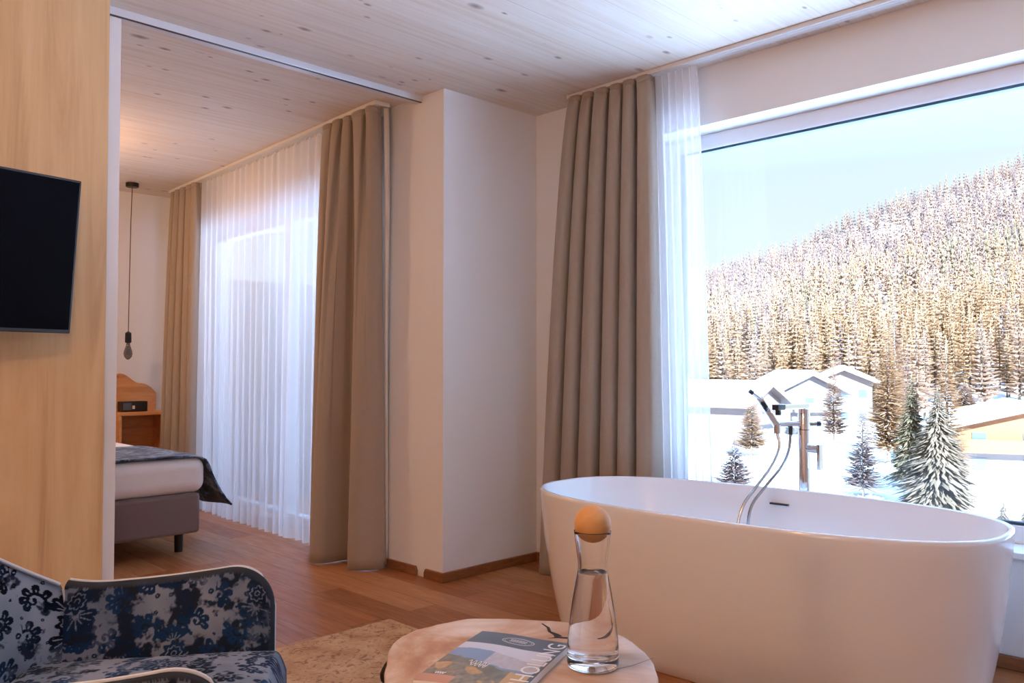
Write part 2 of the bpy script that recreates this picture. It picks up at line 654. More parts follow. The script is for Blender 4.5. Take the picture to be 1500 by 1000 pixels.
# sliding door in the partition, its pull and its ceiling track
b = MB()
b.box((.25, 3.575, .012), (1.252, 3.617, 2.588))
door = structure(b.build('door_1', M['white_lacquer'], bevel=.002))
b = MB()
b.box((1.1805, 3.560, .972), (1.197, 3.576, 1.171))
pull = b.build('door_handle', M['oak'], door, bevel=.002)
pull['label'] = 'small oak recessed pull'
trk = thing('sliding_door_track', 'grey metal sliding door track on the ceiling ending at the white column', 'track')
b = MB()
b.box((.2, 3.565, 2.5925), (2.841, 3.625, H - .001))
b.build('rail_cover', M['alu'], trk, bevel=.002)
b = MB()
b.box((.2, 3.5665, 2.5895), (2.838, 3.578, 2.5927))
b.build('rail_slot', M['dark_metal'], trk)

# skirting boards
def skirting(name, p0, p1, n, cut0=0, cut1=0):
    p0, p1, n = Vector(p0), Vector(p1), Vector(n)
    d = (p1 - p0).normalized()
    b = MB()
    h, th = .052, .016
    a0, a1 = p0, p1
    c0, c1 = p0 + d * cut0, p1 - d * cut1
    vs = []
    for (q0, q1), z in (((a0, a1), 0), ((a0, a1), h * .55), ((c0, c1), h)):
        for q in (q0, q1):
            for t_ in (0, th):
                r = q + n * t_
                vs.append((r.x, r.y, z))
    fs = [(0, 2, 3, 1)]
    for k in (0, 4):
        fs += [(k + 0, k + 1, k + 5, k + 4), (k + 1, k + 3, k + 7, k + 5), (k + 3, k + 2, k + 6, k + 7), (k + 2, k + 0, k + 4, k + 6)]
    fs.append((8, 9, 11, 10))
    b.add(vs, fs)
    return structure(b.build(name, M['skirting'], bevel=.004))


skirting('baseboard_column_front', (2.827, 3.384), (3.56, 3.384), (0, -1))
skirting('baseboard_column_side', (2.842, 3.384), (2.842, 3.528), (-1, 0), 0, .012)
skirting('baseboard_column_rear', (2.842, 3.592), (2.842, 3.86), (-1, 0), .012, 0)
skirting('baseboard_window', (3.56, -2.5), (3.56, 3.384), (-1, 0))
skirting('baseboard_bedroom', (-.9, 7.33), (2.98, 7.33), (0, -1))


# ------------------------------------------------------------------ curtains
def curtain_mesh(top, bot, z0, z1, nu=220, nv=26, ease=1.5, sag=.0, pinch=None):
    T, B = spline(top, nu), spline(bot, nu)
    P = []
    for j in range(nv):
        f = j / (nv - 1)                       # 0 top, 1 bottom
        k = f ** (1 / ease) if ease > 1 else f
        row = T * (1 - k) + B * k
        z = z1 + (z0 - z1) * f
        P.append([(x, y, z) for x, y in row])
    return P


def zigzag(p0, p1, n, amp, rnd, jitter=.3, off=0.0, endflat=False):
    """plan of a pleated hanging from p0 to p1: points alternating to both sides"""
    p0, p1 = Vector(p0), Vector(p1)
    d = (p1 - p0)
    nrm = Vector((-d.y, d.x)).normalized()
    pts = [p0.copy()]
    for i in range(2 * n):
        f = (i + .5 + rnd.uniform(-jitter, jitter)) / (2 * n)
        a = amp * (1 if i % 2 else -1) * rnd.uniform(.65, 1.15)
        pts.append(p0 + d * f + nrm * (a + off))
    pts.append(p1.copy())
    return [(p.x, p.y) for p in pts]


def omega(p0, p1, n, front, back, rnd, wide=1.25):
    """plan of a heavy curtain: broad rounded fronts that nearly touch, deep narrow valleys between"""
    p0, p1 = Vector(p0), Vector(p1)
    d = p1 - p0
    L = d.length
    d.normalize()
    nrm = Vector((d.y, -d.x))
    if nrm.x > 0: nrm = -nrm                              # fronts face the room
    w = [rnd.uniform(.7, 1.35) for _ in range(n)]
    tot = sum(w)
    w = [q / tot * L for q in w]
    pts = [p0 - nrm * back]
    a = 0
    for k in range(n):
        c, h = a + w[k] / 2, w[k] / 2
        fr = front * rnd.uniform(.8, 1.15)
        for q, o_ in ((-.55 * wide, -.15), (-.78 * wide, .45), (-.62 * wide, .85), (-.1, 1.0), (.42 * wide, .92), (.74 * wide, .5), (.55 * wide, -.15)):
            r = o_ * fr if o_ > 0 else o_ * back / .15
            pts.append(p0 + d * (c + q * h) + nrm * r)
        a += w[k]
    pts.append(p1 - nrm * back)
    return [(p.x, p.y) for p in pts]


def hanging(name, label, cat, top, bot, z0, z1, m, parent=None, th=.004, nu=220, ease=1.6, group=None, nv=26):
    b = MB()
    b.grid(curtain_mesh(top, bot, z0, z1, nu, nv, ease))
    o = b.build(name, m, parent, smooth=True, merge=False, angle=180, recalc=False)
    if th:
        s = o.modifiers.new('solid', 'SOLIDIFY')
        s.thickness = th
        s.offset = 0
    if label: tag(o, label, cat, group)
    return o


def pleat_tape(parent, top, z1, m, h=.03):
    b = MB()
    T = spline(top, 90)
    b.grid([[(x, y, z1 - h) for x, y in T], [(x, y, z1) for x, y in T]])
    o = b.build('heading_tape', m, parent, smooth=True, merge=False, angle=180, recalc=False)
    s = o.modifiers.new('solid', 'SOLIDIFY')
    s.thickness = .009
    s.offset = 0
    return o


ZR = 2.606                                   # curtain heading height, under the rails
# living-room rail and its two hangings
rail = thing('curtain_rail', 'long white curtain rail on the ceiling above the picture window', 'curtain rail')
b = MB()
b.box((3.395, -2.3, H - .021), (3.462, 2.985, H - .0005))
b.build('rail_profile', M['rail_white'], rail, bevel=.002)
b = MB()
for xx in (3.415, 3.443):
    b.box((xx - .004, -2.29, H - .0225), (xx + .004, 2.978, H - .0205))
b.build('rail_groove', M['alu'], rail)
b = MB()
b.box((3.393, 2.985, H - .023), (3.464, 2.995, H - .0005))
b.build('end_cap', M['rail_white'], rail, bevel=.002)

rA = random.Random(3)
rA = random.Random(3)
topA = omega((3.420, 2.985), (3.420, 2.435), 6, .030, .026, random.Random(4), 1.0)
botA = omega((3.425, 3.185), (3.425, 2.385), 6, .085, .122, random.Random(4), .98)
curtA = thing('curtain', 'taupe curtain hanging behind the far end of the white bathtub', 'curtain')
hanging('drape', None, None, topA, botA, .004, ZR, M['curtain'], curtA, .004, 560, 1.7, nv=44)
pleat_tape(curtA, topA, ZR + .003, M['curtain'])

rB = random.Random(5)
topS = zigzag((3.446, 2.445), (3.446, 2.205), 6, .010, rB, .15)
botS = zigzag((3.46, 2.40), (3.455, 2.125), 6, .028, rB, .2)
sheerA = thing('sheer_curtain', 'narrow white voile panel between taupe curtain and clear picture window', 'sheer curtain')
hanging('voile', None, None, topS, botS, .012, ZR, M['sheer'], sheerA, 0, 200, 1.3, nv=20)
b = MB()
for q in range(1):
    pts = []
    for j in range(21):
        f = j / 20
        k = f ** (1 / 1.3)
        pts.append((3.446 * (1 - k) + 3.455 * k, 2.205 * (1 - k) + 2.125 * k, ZR + (.012 - ZR) * f))
b.tube(pts, .0045, 6)
b.build('side_hem', M['sheer'], sheerA, smooth=True)

# bedroom rail (slightly turned) and its three hangings
RB0, RB1 = Vector((2.700, 3.81)), Vector((2.873, 7.03))
rdir = (RB1 - RB0).normalized()
rang = math.atan2(-rdir.x, rdir.y)
RM = Matrix.Translation((RB0.x, RB0.y, 0)) @ Matrix.Rotation(rang, 4, 'Z')
RL = (RB1 - RB0).length


def rl(x, y):
    p = RM @ Vector((x, y, 0))
    return (p.x, p.y)


rail2 = thing('curtain_rail', 'pale curtain rail on the ceiling along the bedroom balcony window', 'curtain rail')
b = MB()
b.box((-.008, 0, H - .022), (.072, RL, H - .0005), M=RM)
b.build('rail_profile', M['rail_white'], rail2, bevel=.002)
b = MB()
b.box((-.010, -.012, H - .024), (.090, 0, H - .0005), M=RM)
b.build('end_cap', M['rail_white'], rail2, bevel=.002)
b = MB()
for xx in (.016, .05):
    b.box((xx - .004, .01, H - .0235), (xx + .004, RL - .01, H - .0215), M=RM)
b.build('rail_groove', M['alu'], rail2)
for k in range(30):
    yy = .72 + k * .062
    b = MB()
    b.box((.046, yy - .006, H - .034), (.054, yy + .006, H - .0215), M=RM)
    b.build('glider', M['rail_white'], rail2)

topB = omega(rl(.018, .60), rl(.018, .018), 5, .028, .026, random.Random(9), 1.0)
botB = omega((2.745, 4.50), (2.73, 4.42), 1, .03, .03, random.Random(2), 1.0)[:-1] + [(2.72, 4.40), (2.69, 4.37), (2.60, 4.30), (2.575, 4.25), (2.585, 4.205), (2.62, 4.18), (2.70, 4.17), (2.775, 4.155), (2.79, 4.10), (2.77, 4.06),
        (2.69, 4.02), (2.650, 3.985), (2.640, 3.95), (2.655, 3.91), (2.690, 3.878), (2.73, 3.852), (2.775, 3.838), (2.805, 3.845), (2.816, 3.868)]
curtB = thing('curtain', 'taupe curtain beside the white column at the open end of the bedroom window', 'curtain')
hanging('drape', None, None, topB, botB, .004, ZR - .002, M['curtain'], curtB, .004, 520, 1.6, nv=44)
pleat_tape(curtB, topB, ZR + .001, M['curtain'])
# pale lining edge turned back towards the column
b = MB()
edge = []
for j in range(30):
    f = j / 29
    k = f ** (1 / 1.7)
    t0, b0 = np.array(rl(.062, .012)), np.array((2.822, 3.866))
    p = t0 * (1 - k) + b0 * k
    w = .026 - .016 * f + .003 * math.sin(f * 9)
    z = ZR - .004 + (.02 - ZR) * f
    edge.append([(p[0], p[1], z), (p[0] + w * 1.1, p[1] - w * .5, z)])
b.grid(edge)
o = b.build('lining', M['lining'], curtB, smooth=True, merge=False, angle=180, recalc=False)
o['label'] = 'pale lining edge'
s_ = o.modifiers.new('solid', 'SOLIDIFY')
s_.thickness = .004

topC = omega(rl(.02, 3.20), rl(.02, 2.64), 5, .026, .024, random.Random(14), 1.0)
botC = omega((2.82, 6.94), (2.87, 6.42), 5, .075, .06, random.Random(14), 1.0)
curtC = thing('curtain', 'taupe curtain in the bedroom corner beside the pine nightstand', 'curtain')
hanging('drape', None, None, topC, botC, .004, ZR - .002, M['curtain'], curtC, .004, 420, 1.6, nv=30)
pleat_tape(curtC, topC, ZR + .001, M['curtain'])

rD = random.Random(12)
topD = zigzag(rl(.056, .57), rl(.056, 2.66), 20, .009, rD, .25)
botD = zigzag((2.815, 4.47), (2.885, 6.44), 20, .030, rD, .42)
sheerB = thing('sheer_curtain', 'wide white voile curtain across the bedroom balcony window', 'sheer curtain')
hanging('voile', None, None, topD, botD, .010, ZR - .004, M['sheer'], sheerB, 0, 560, 1.25, nv=16)


# ------------------------------------------------------------------ television on its swivel arm
TVC = Vector((.0, 0, 0))
tv_yaw = math.radians(-12.2)
tv = thing('television', 'black flat television tilted on the oak wall panel', 'television', (1.006, 3.30, 1.54))
# local frame: origin at the lower right front corner region
TVM = Matrix.Rotation(math.radians(12.0), 4, 'Z') @ Matrix.Rotation(math.radians(6.5), 4, 'X')
W_, H_ = .97, .563
b = MB()
b.box((-W_, 0, -H_ / 2), (0, .022, H_ / 2), M=TVM)
b.box((-W_ * .8, .022, -H_ * .38), (-W_ * .2, .05, H_ * .3), M=TVM)
b.build('housing', M['black'], tv, bevel=.003)
b = MB()
b.box((-W_ + .008, -.0015, -H_ / 2 + .014), (-.008, .002, H_ / 2 - .008), M=TVM)
b.build('screen', M['screen'], tv)
b = MB()
b.box((-W_ / 2 - .12, .05, -.12), (-W_ / 2 + .12, .062, .12), M=TVM)
c_ = TVM @ Vector((-W_ / 2, .06, 0))
b.tube([c_, (c_.x + .14, (c_.y + .185) / 2, 0), (c_.x + .02, .185, 0)], .018, 8)
b.box((c_.x - .08, .182, -.12), (c_.x + .12, .1985, .12))
b.build('wall_mount', M['dark_metal'], tv)


# ------------------------------------------------------------------ bathtub
TUB = Vector((2.947, 1.684, 0))
TH = .61
TA, TB_, TN, TT = .918, .448, 2.62, .046


def sup(a, bb, n, q):
    c, s = math.cos(q), math.sin(q)
    return (math.copysign(abs(c) ** (2 / n), c) * bb, math.copysign(abs(s) ** (2 / n), s) * a)


def tub_ring(a, bb, z, n=TN, k=120):
    out = []
    for i in range(k):
        q = 2 * math.pi * i / k
        x, y = sup(a, bb, n, q)
        out.append((x, y, z))
    return out


tub = thing('bathtub', 'white freestanding oval bathtub in front of the picture window', 'bathtub', TUB, TT)
b = MB()
rings = []
for z, ins in ((0, .094), (.004, .090), (.05, .079), (.2, .050), (.4, .018), (.55, .003), (TH - .016, .0), (TH - .004, .001), (TH, .005), (TH, .014), (TH - .004, .018)):
    rings.append(tub_ring(TA - ins * 1.0, TB_ - ins * 1.05, z))
b.grid(rings, close_v=True)
b.add(rings[0], [tuple(range(120))])
b.build('outer_shell', M['enamel'], tub, smooth=True, angle=50)
b = MB()
rings = []
for z, ia, ib in ((TH - .004, .018, .018), (TH - .02, .022, .021), (.5, .05, .035), (.38, .09, .055), (.27, .13, .075), (.2, .17, .10), (.165, .22, .14), (.15, .30, .20), (.145, .5, .3), (.143, .75, .38)):
    rings.append(tub_ring(TA - ia, TB_ - ib, z, TN if z > .2 else 2.3))
b.grid(rings, close_v=True, flip=True)
b.add(rings[-1], [tuple(range(120))])
b.build('basin', M['enamel'], tub, smooth=True, angle=60)
b = MB()
# slotted overflow in the window-side flank
ov = Vector((TB_ - .0435, .04, .545))
b.box((ov.x - .004, ov.y - .042, ov.z - .004), (ov.x + .01, ov.y + .042, ov.z + .004))
b.build('overflow_slot', M['dark_metal'], tub, bevel=.002)
b = MB()
b.lathe([(0.0, .150), (.03, .150), (.034, .146), (.034, .144)], 24)
b.build('drain', M['chrome'], tub, smooth=True)

# ------------------------------------------------------------------ floor standing bath tap
FX, FY = 3.462, 1.680
tap = thing('bath_tap', 'chrome floor standing bath tap between bathtub and picture window', 'tap', (FX, FY, 0))
b = MB()
b.lathe([(.055, 0), (.055, .012), (.045, .016), (.0245, .016), (.0245, .93), (.0235, .936), (0, .936)], 28)
b.build('column', M['chrome'], tap, smooth=True, angle=35)
b = MB()
b.lathe([(.0245, .9361), (.0245, .953), (.022, .956), (0, .956)], 28)
b.build('top_cap', M['chrome'], tap, smooth=True, angle=35)
b = MB()
b.lathe([(.0249, .862), (.0249, .8645)], 28)
b.build('joint_ring', M['dark_metal'], tap)
# spout over the tub
sd = Vector((-.985, .17, 0)).normalized()
b = MB()
p0 = Vector((0, 0, .966))
SM = Matrix.Translation(p0) @ Matrix.Rotation(math.atan2(sd.y, sd.x), 4, 'Z')
b.box((-.02, -.016, -.011), (.150, .016, .011), M=SM)
b.build('spout', M['chrome'], tap, bevel=.003)
b = MB()
b.box((.150, -.0165, -.0125), (.196, .0165, .0105), M=SM)
b.lathe([(.012, -.034), (.012, -.0125)], 16, tuple((SM @ Vector((.176, 0, 0)))))
o = b.build('aerator', M['dark_metal'], tap, bevel=.002)
# holder bar, right through the column
hd = Vector((-.70, .55, 0)).normalized()
b = MB()
b.tube([hd * -.055 + Vector((0, 0, .888)), hd * .112 + Vector((0, 0, .888))], .0125, 14)
b.build('holder_bar', M['chrome'], tap, smooth=True, angle=35)
b = MB()
b.tube([hd * -.074 + Vector((0, 0, .888)), hd * -.050 + Vector((0, 0, .888))], .0115, 14)
b.build('diverter_knob', M['dark_metal'], tap, smooth=True, angle=35)
# lever
ld = Vector((-.15, -.98, 0)).normalized()
b = MB()
LM = Matrix.Translation((0, 0, .783)) @ Matrix.Rotation(math.atan2(ld.y, ld.x), 4, 'Z')
b.tube([LM @ Vector((.02, 0, 0)), LM @ Vector((.072, 0, 0))], .019, 16)
b.build('lever_hub', M['chrome'], tap, smooth=True, angle=35)
b = MB()
b.box((.070, -.016, -.088), (.083, .016, .022), M=LM)
b.build('lever', M['chrome'], tap, bevel=.004)
# hand shower resting in the holder (lifts away)
hb = Vector((FX, FY, 0)) + hd * .122 + Vector((0, 0, .878))
tipv = (Vector((-.70, .55, 0)).normalized() * .105 + Vector((0, 0, .160)))
tn = tipv.normalized()
hs = thing('hand_shower', 'slim chrome hand shower with hose resting in the bath tap holder', 'hand shower', hb)
side = tn.cross(Vector((0.70, .72, 0))).normalized()
nrm = side.cross(tn).normalized()
HM = Matrix((side.to_4d() * 1, nrm.to_4d(), tn.to_4d(), Vector((0, 0, 0, 1)))).transposed()
for r_ in range(3):
    HM[3][r_] = 0
HM[3][3] = 1
b = MB()
b.box((-.0135, -.007, 0), (.0135, .007, .150), M=HM)
b.build('handle', M['chrome'], hs, bevel=.004)
tip2 = HM @ Vector((0, 0, .150))
d2 = (Vector((-.72, .56, 0)).normalized() * .8 + Vector((0, 0, .55))).normalized()
b = MB()
b.tube([tip2 - d2 * .012, tip2 + d2 * .036], .009, 10)
b.build('neck', M['chrome'], hs, smooth=True, angle=35)
b = MB()
b.tube([tip2 + d2 * .034, tip2 + d2 * .052], .010, 10)
b.build('spray_head', M['dark_metal'], hs, smooth=True, angle=35)
b = MB()
b.tube([(0, 0, -.030), (0, 0, .006)], .016, 14)
b.build('connector', M['chrome'], hs, smooth=True, angle=35)
el = Vector((FX, FY, 0)) + hd * .062 + Vector((0, 0, .862)) - hb
b = MB()
b.tube([el + Vector((0, 0, .016)), el + Vector((0, 0, -.020))], .010, 12)
b.build('hose_elbow', M['dark_metal'], hs, smooth=True, angle=35)
low = Vector((-.30, .10, -.46))
hose = [Vector((0, 0, -.028)), Vector((-.008, -.012, -.09)), Vector((-.060, .0, -.17)), Vector((-.130, .030, -.25)), Vector((-.20, .055, -.33)), Vector((-.235, .065, -.44)), Vector((-.24, .06, -.56)),
        Vector((-.225, .045, -.62)), Vector((-.21, .030, -.56)), Vector((-.20, .035, -.44)), Vector((-.175, .030, -.33)), Vector((-.10, .004, -.25)), Vector((-.02, -.028, -.17)), el + Vector((-.012, .004, -.09)), el + Vector((0, 0, -.02))]
hp = spline([tuple(p) for p in hose], 160)
b = MB()
b.tube([tuple(p) for p in hp], [.0062 + .0006 * (i % 2) for i in range(160)], 8)
b.build('hose', M['hose'], hs, smooth=True)


# ------------------------------------------------------------------ bed, runner, nightstand, clock radio, pendant, wall lamp
BX1, BY0, BY1 = 2.222, 4.925, 6.93
bed = thing('bed', 'taupe upholstered bed with white mattress behind the sliding door', 'bed', (1.32, 5.93, 0))
def off(p):
    return (p[0] - 1.32, p[1] - 5.93, p[2])
def rbox(name, lo, hi, m, parent, bev, seg=4):
    b = MB()
    b.box(off(lo), off(hi))
    return b.build(name, m, parent, smooth=True, bevel=bev, seg=seg)
rbox('base', (.42, BY0, .132), (BX1, BY1, .372), M['taupe'], bed, .022)
rbox('mattress', (.41, BY0 - .012, .372), (BX1 + .035, BY1, .588), M['linen'], bed, .07, 6)
for lx, ly in ((2.16, 5.09), (.50, 5.09), (2.16, 6.8), (.50, 6.8)):
    b = MB()
    b.lathe([(.024, 0), (.027, .132)], 16, off((lx, ly, 0)))
    b.build('leg', M['black'], bed, smooth=True, angle=35)
# duvet humped towards the head
b = MB()
P = []
for i in range(24):
    row = []
    for j in range(24):
        x = .50 + 1.55 * i / 23
        y = 5.78 + 1.1 * j / 23
        ed = min(i, 23 - i, j, 23 - j) / 4.0
        z = .586 + .075 * min(1, ed) ** .5 * (1 + .25 * mnoise.noise((x * 4, y * 4, 2)))
        row.append(off((x, y, z)))
    P.append(row)
b.grid(P)
dv = b.build('duvet', M['linen'], bed, smooth=True, angle=180)

# velvet runner folded over the foot of the bed
M['runner'] = mat('blue_velvet_runner', (.10, .16, .28), .6, sheen=.12)
t = NT(M['runner'])
n1 = t.noise(t.coords(scale=(1, 1, 1)), 9, 6, .65, .6)
n2 = t.noise(t.coords(), 26, 4, .6, .8)
c_ = t.ramp(n1, [(.36, (.006, .010, .025)), (.46, (.03, .08, .18)), (.54, (.16, .27, .42)), (.68, (.40, .50, .66))])
c_ = t.mix(t.ramp(n2, [(.50, 0), (.58, .8)]), c_, (.008, .016, .04))
t.l(c_, t.b.inputs['Base Color'])
NX = 60
b = MB()
P = []
y0, y1 = BY0 - .004, 5.74
prof = [(.52, .590)] + [(x, .592) for x in np.linspace(.6, 2.16, 16)] + [(2.21, .586), (2.245, .566), (2.268, .53), (2.285, .48), (2.315, .42), (2.35, .36), (2.385, .31), (2.425, .268)]
for j in range(26):
    f = j / 25
    row = []
    for i, (x, z) in enumerate(prof):
        y = y0 + (y1 - y0) * f
        ov_ = max(0, (x - 2.27) / .16)
        xx = x - ov_ * .10 * f + ov_ * .02 * math.sin(f * 14)
        yy = y + ov_ * .02
        zz = z + .004 * mnoise.noise((x * 5, y * 5, 0))
        row.append((xx, yy, zz))
    P.append(row)
b.grid(P)
run = b.build('bed_runner', M['runner'], smooth=True, angle=180)
s_ = run.modifiers.new('solid', 'SOLIDIFY')
s_.thickness = .012
s_.offset = 1
tag(run, 'blue velvet bed runner draped over the foot of the white mattress', 'bed runner')

# pine nightstand with a scalloped back panel
ns = thing('nightstand', 'red pine nightstand with scalloped back panel in the bedroom corner', 'nightstand', (2.62, 7.15, 0))
def nb(name, lo, hi, bev=.004):
    b = MB()
    b.box((lo[0] - 2.62, lo[1] - 7.15, lo[2]), (hi[0] - 2.62, hi[1] - 7.15, hi[2]))
    return b.build(name, M['pine'], ns, bevel=bev)
out = []
xs = np.linspace(2.28, 2.885, 40)
for x in xs:
    f = (x - 2.28) / .605
    if f < .50: z = 1.04 + .035 * math.cos((f - .50) / .5 * math.pi * 2)
    elif f < .78: z = 1.075 - .085 * (.5 - .5 * math.cos((f - .50) / .28 * math.pi))
    else: z = .99 - .085 * ((f - .78) / .22) ** 2
    out.append((x - 2.62, z))
b = MB()
poly = [(xs[0] - 2.62, 0.02)] + out + [(xs[-1] - 2.62, .02)]
PM = Matrix.Translation((0, .172, 0)) @ Matrix.Rotation(math.pi / 2, 4, 'X')
b.prism(poly, 0, .028, PM)
b.build('back_panel', M['pine'], ns, bevel=.004)
nb('top_shelf', (2.46, 6.96, .735), (2.885, 7.293, .760))
nb('side_panel', (2.46, 6.965, 0), (2.485, 7.293, .735))
nb('side_panel', (2.855, 6.965, 0), (2.88, 7.293, .735))
nb('bottom_shelf', (2.485, 6.97, .25), (2.855, 7.293, .272))

cr = thing('clock_radio', 'black clock radio standing on the pine nightstand shelf', 'clock radio', (2.63, 7.14, .7605))
b = MB()
b.box((-.105, -.05, 0), (.105, .05, .085))
b.build('case', M['black'], cr, bevel=.006)
M['lcd'] = mat('grey_display', (.10, .12, .15), .25)
b = MB()
b.box((-.095, -.0525, .016), (-.028, -.049, .072))
b.build('display', M['lcd'], cr)
b = MB()
b.box((-.020, -.0525, .022), (.0, -.049, .05))
b.build('button_panel', M['paper'], cr)

wl_ = thing('reading_lamp', 'round black reading lamp on the pine back panel beside the bed', 'lamp', (2.49, 7.285, .99))
b = MB()
b.tube([(0, .008, 0), (0, -.012, 0)], .04, 20)
b.build('wall_plate', M['black'], wl_, smooth=True, angle=35)
b = MB()
b.tube([(0, -.012, 0), (0, -.05, 0)], .028, 16)
b.build('lamp_head', M['black'], wl_, smooth=True, angle=35)

pd = thing('pendant_lamp', 'black pendant lamp with bare vintage bulb on a long cord', 'pendant lamp', (2.535, 6.95, 0))
b = MB()
b.lathe([(0, H - .034), (.046, H - .034), (.05, H - .030), (.05, H - .001)], 24)
b.build('canopy', M['black'], pd, smooth=True, angle=35)
b = MB()
b.tube([(0, 0, H - .033), (-.006, .004, 2.3), (-.012, .002, 1.8), (-.016, 0, 1.405)], .0035, 6)
M['cord'] = mat('brown_cord', (.10, .05, .03), .7)
b.build('cord', M['cord'], pd, smooth=True)
b = MB()
b.lathe([(.006, 1.418), (.0235, 1.405), (.0245, 1.335), (.021, 1.325), (0, 1.325)], 20, (-.016, 0, 0))
b.build('socket', M['black'], pd, smooth=True, angle=35)
b = MB()
b.lathe([(.014, 1.325), (.017, 1.30), (.030, 1.262), (.034, 1.238), (.029, 1.212), (.013, 1.193), (0, 1.188)], 24, (-.016, 0, 0))
bulb = b.build('bulb', M['bulb'], pd, smooth=True, angle=180)
b = MB()
for k in range(6):
    a = k * math.pi / 3
    b.tube([(-.016 + .006 * math.cos(a), .006 * math.sin(a), 1.30), (-.016 + .013 * math.cos(a + .5), .013 * math.sin(a + .5), 1.225)], .0012, 5)
fl = b.build('filament', M['hose'], bulb)


# unseen globe lamps: living-room pair added as warm fill, bedroom one behind oak panel
def globe_lamp(nm, label, loc, r, hang):
    o = thing(nm, label, 'lamp', (loc[0], loc[1], 0))
    zc = loc[2]
    b = MB()
    b.lathe([(max(.0, (r + .02) * math.sin(a)), zc - (r + .02) * math.cos(a)) for a in np.linspace(0, math.pi, 20)], 28)
    b.build('glass_globe', M['pane'], o, smooth=True, angle=180)
    b = MB()
    if hang:
        b.tube([(0, 0, zc + r + .02), (0, 0, H - .03)], .004, 6)
        b.build('cord', M['cord'], o, smooth=True)
        b = MB()
        b.lathe([(0, H - .034), (.05, H - .03), (.05, H - .001)], 24)
        b.build('canopy', M['black'], o, smooth=True, angle=35)
    else:
        b.tube([(0, 0, .02), (0, 0, zc - r - .02)], .011, 10)
        b.build('pole', M['black'], o, smooth=True, angle=35)
        b = MB()
        b.lathe([(.15, 0), (.15, .014), (.02, .022), (0, .022)], 32)
        b.build('base', M['black'], o, smooth=True, angle=35)


globe_lamp('pendant_lamp', 'added clear globe pendant for warm fill over the armchair, out of view', (0.42, 1.55, 2.12), .09, True)  # added body for the living-room fill light
globe_lamp('pendant_lamp', 'clear globe pendant lamp in the bedroom above the middle of the bed', (1.35, 5.75, 2.25), .09, True)
globe_lamp('fill_floor_lamp', 'added clear globe on a thin black pole for warm fill, out of view', (-1.3, 0.9, 1.5), .11, False)  # added body for the fill light beside the camera


# ------------------------------------------------------------------ rug
M['rug'] = mat('worn_tan_rug', (.45, .30, .18), .95, sheen=.05, spec=.1)
t = NT(M['rug'])
v = t.coords()
n1 = t.noise(v, 5, 6, .7, .5)
n2 = t.noise(v, 34, 4, .65, 1.2)
n3 = t.noise(v, 400, 2)
c_ = t.ramp(n1, [(.35, (.42, .225, .110)), (.5, (.56, .345, .185)), (.68, (.66, .46, .28))])
c_ = t.mix(t.ramp(n2, [(.54, 0), (.62, .75)]), c_, (.20, .085, .05))
c_ = t.mix(t.math('MULTIPLY', n3, .3), c_, (.30, .19, .11))
t.l(c_, t.b.inputs['Base Color'])
t.bump(n3, .5, .003)
b = MB()
b.box((-.45, .75, .0005), (2.250, 3.045, .011))
rug = b.build('rug', M['rug'], bevel=.003)
tag(rug, 'worn tan rug with faded pattern on the plank floor under the log table', 'rug')


# ------------------------------------------------------------------ log table
LT = Vector((1.215, 1.215, .0112))
ZT = .52 - .0112
outl = [(1.056, 1.443), (1.122, 1.515), (1.21, 1.561), (1.336, 1.558), (1.398, 1.53), (1.482, 1.43), (1.534, 1.350), (1.549, 1.211), (1.494, 1.095), (1.431, 1.02), (1.362, .965),
        (1.28, .91), (1.19, .89), (1.08, .905), (.98, .955), (.91, 1.04), (.885, 1.15), (.915, 1.26), (.985, 1.352)]
op = spline(outl + [outl[0]], 181)[:-1]
op = op - np.array([LT.x, LT.y])
for i in range(180):
    q = op[i]
    r = np.hypot(*q)
    op[i] = q * (1 + .014 * mnoise.noise((q[0] * 22, q[1] * 22, 3)))
M['logtop'] = mat('sawn_log_face', (.55, .42, .34), .5)
t = NT(M['logtop'])
v = t.coords()
ln = t.n('ShaderNodeVectorMath', operation='LENGTH')
ds = t.n('ShaderNodeVectorMath', operation='MULTIPLY_ADD')
nz = t.n('ShaderNodeTexNoise')
nz.inputs['Scale'].default_value = 4
t.l(v, nz.inputs['Vector'])
t.l(nz.outputs['Color'], ds.inputs[0])
ds.inputs[1].default_value = (.16, .16, 0)
t.l(t.coords(loc=(-.07, -.10, 0)), ds.inputs[2])
t.l(ds.outputs[0], ln.inputs[0])
ring = t.math('SINE', t.math('MULTIPLY', ln.outputs['Value'], 210.0))
blot = t.noise(v, 3.2, 5, .6, .8)
saw = t.noise(t.coords(scale=(14, 1.2, 1), rot=(0, 0, .7)), 6, 3, .5)
c_ = t.ramp(blot, [(.33, (.36, .155, .070)), (.45, (.52, .31, .19)), (.56, (.66, .52, .42)), (.75, (.72, .64, .57))])
c_ = t.mix(t.math('MULTIPLY', t.math('ADD', ring, 1.0), .11), c_, (.38, .2, .11))
c_ = t.mix(t.math('MULTIPLY', saw, .25), c_, (.46, .30, .2))
t.l(c_, t.b.inputs['Base Color'])
t.bump(saw, .08, .002)
M['bark'] = mat('dark_birch_bark', (.1, .08, .07), .9)
t = NT(M['bark'])
n1 = t.noise(t.coords(scale=(1, 1, .5)), 22, 5, .65, .5)
t.l(t.ramp(n1, [(.42, (.020, .015, .013)), (.52, (.09, .065, .05)), (.6, (.38, .34, .31))]), t.b.inputs['Base Color'])
t.bump(n1, .8, .01)
log = thing('log_table', 'sawn tree trunk side table holding magazine and water carafe', 'table', LT)
b = MB()
rr = []
for s_k in (1.0, .992, .97, .8, .6, .4, .2):
    z = ZT - (.006 if s_k == 1.0 else (.002 if s_k == .992 else 0))
    rr.append([(p[0] * s_k, p[1] * s_k, z) for p in op])
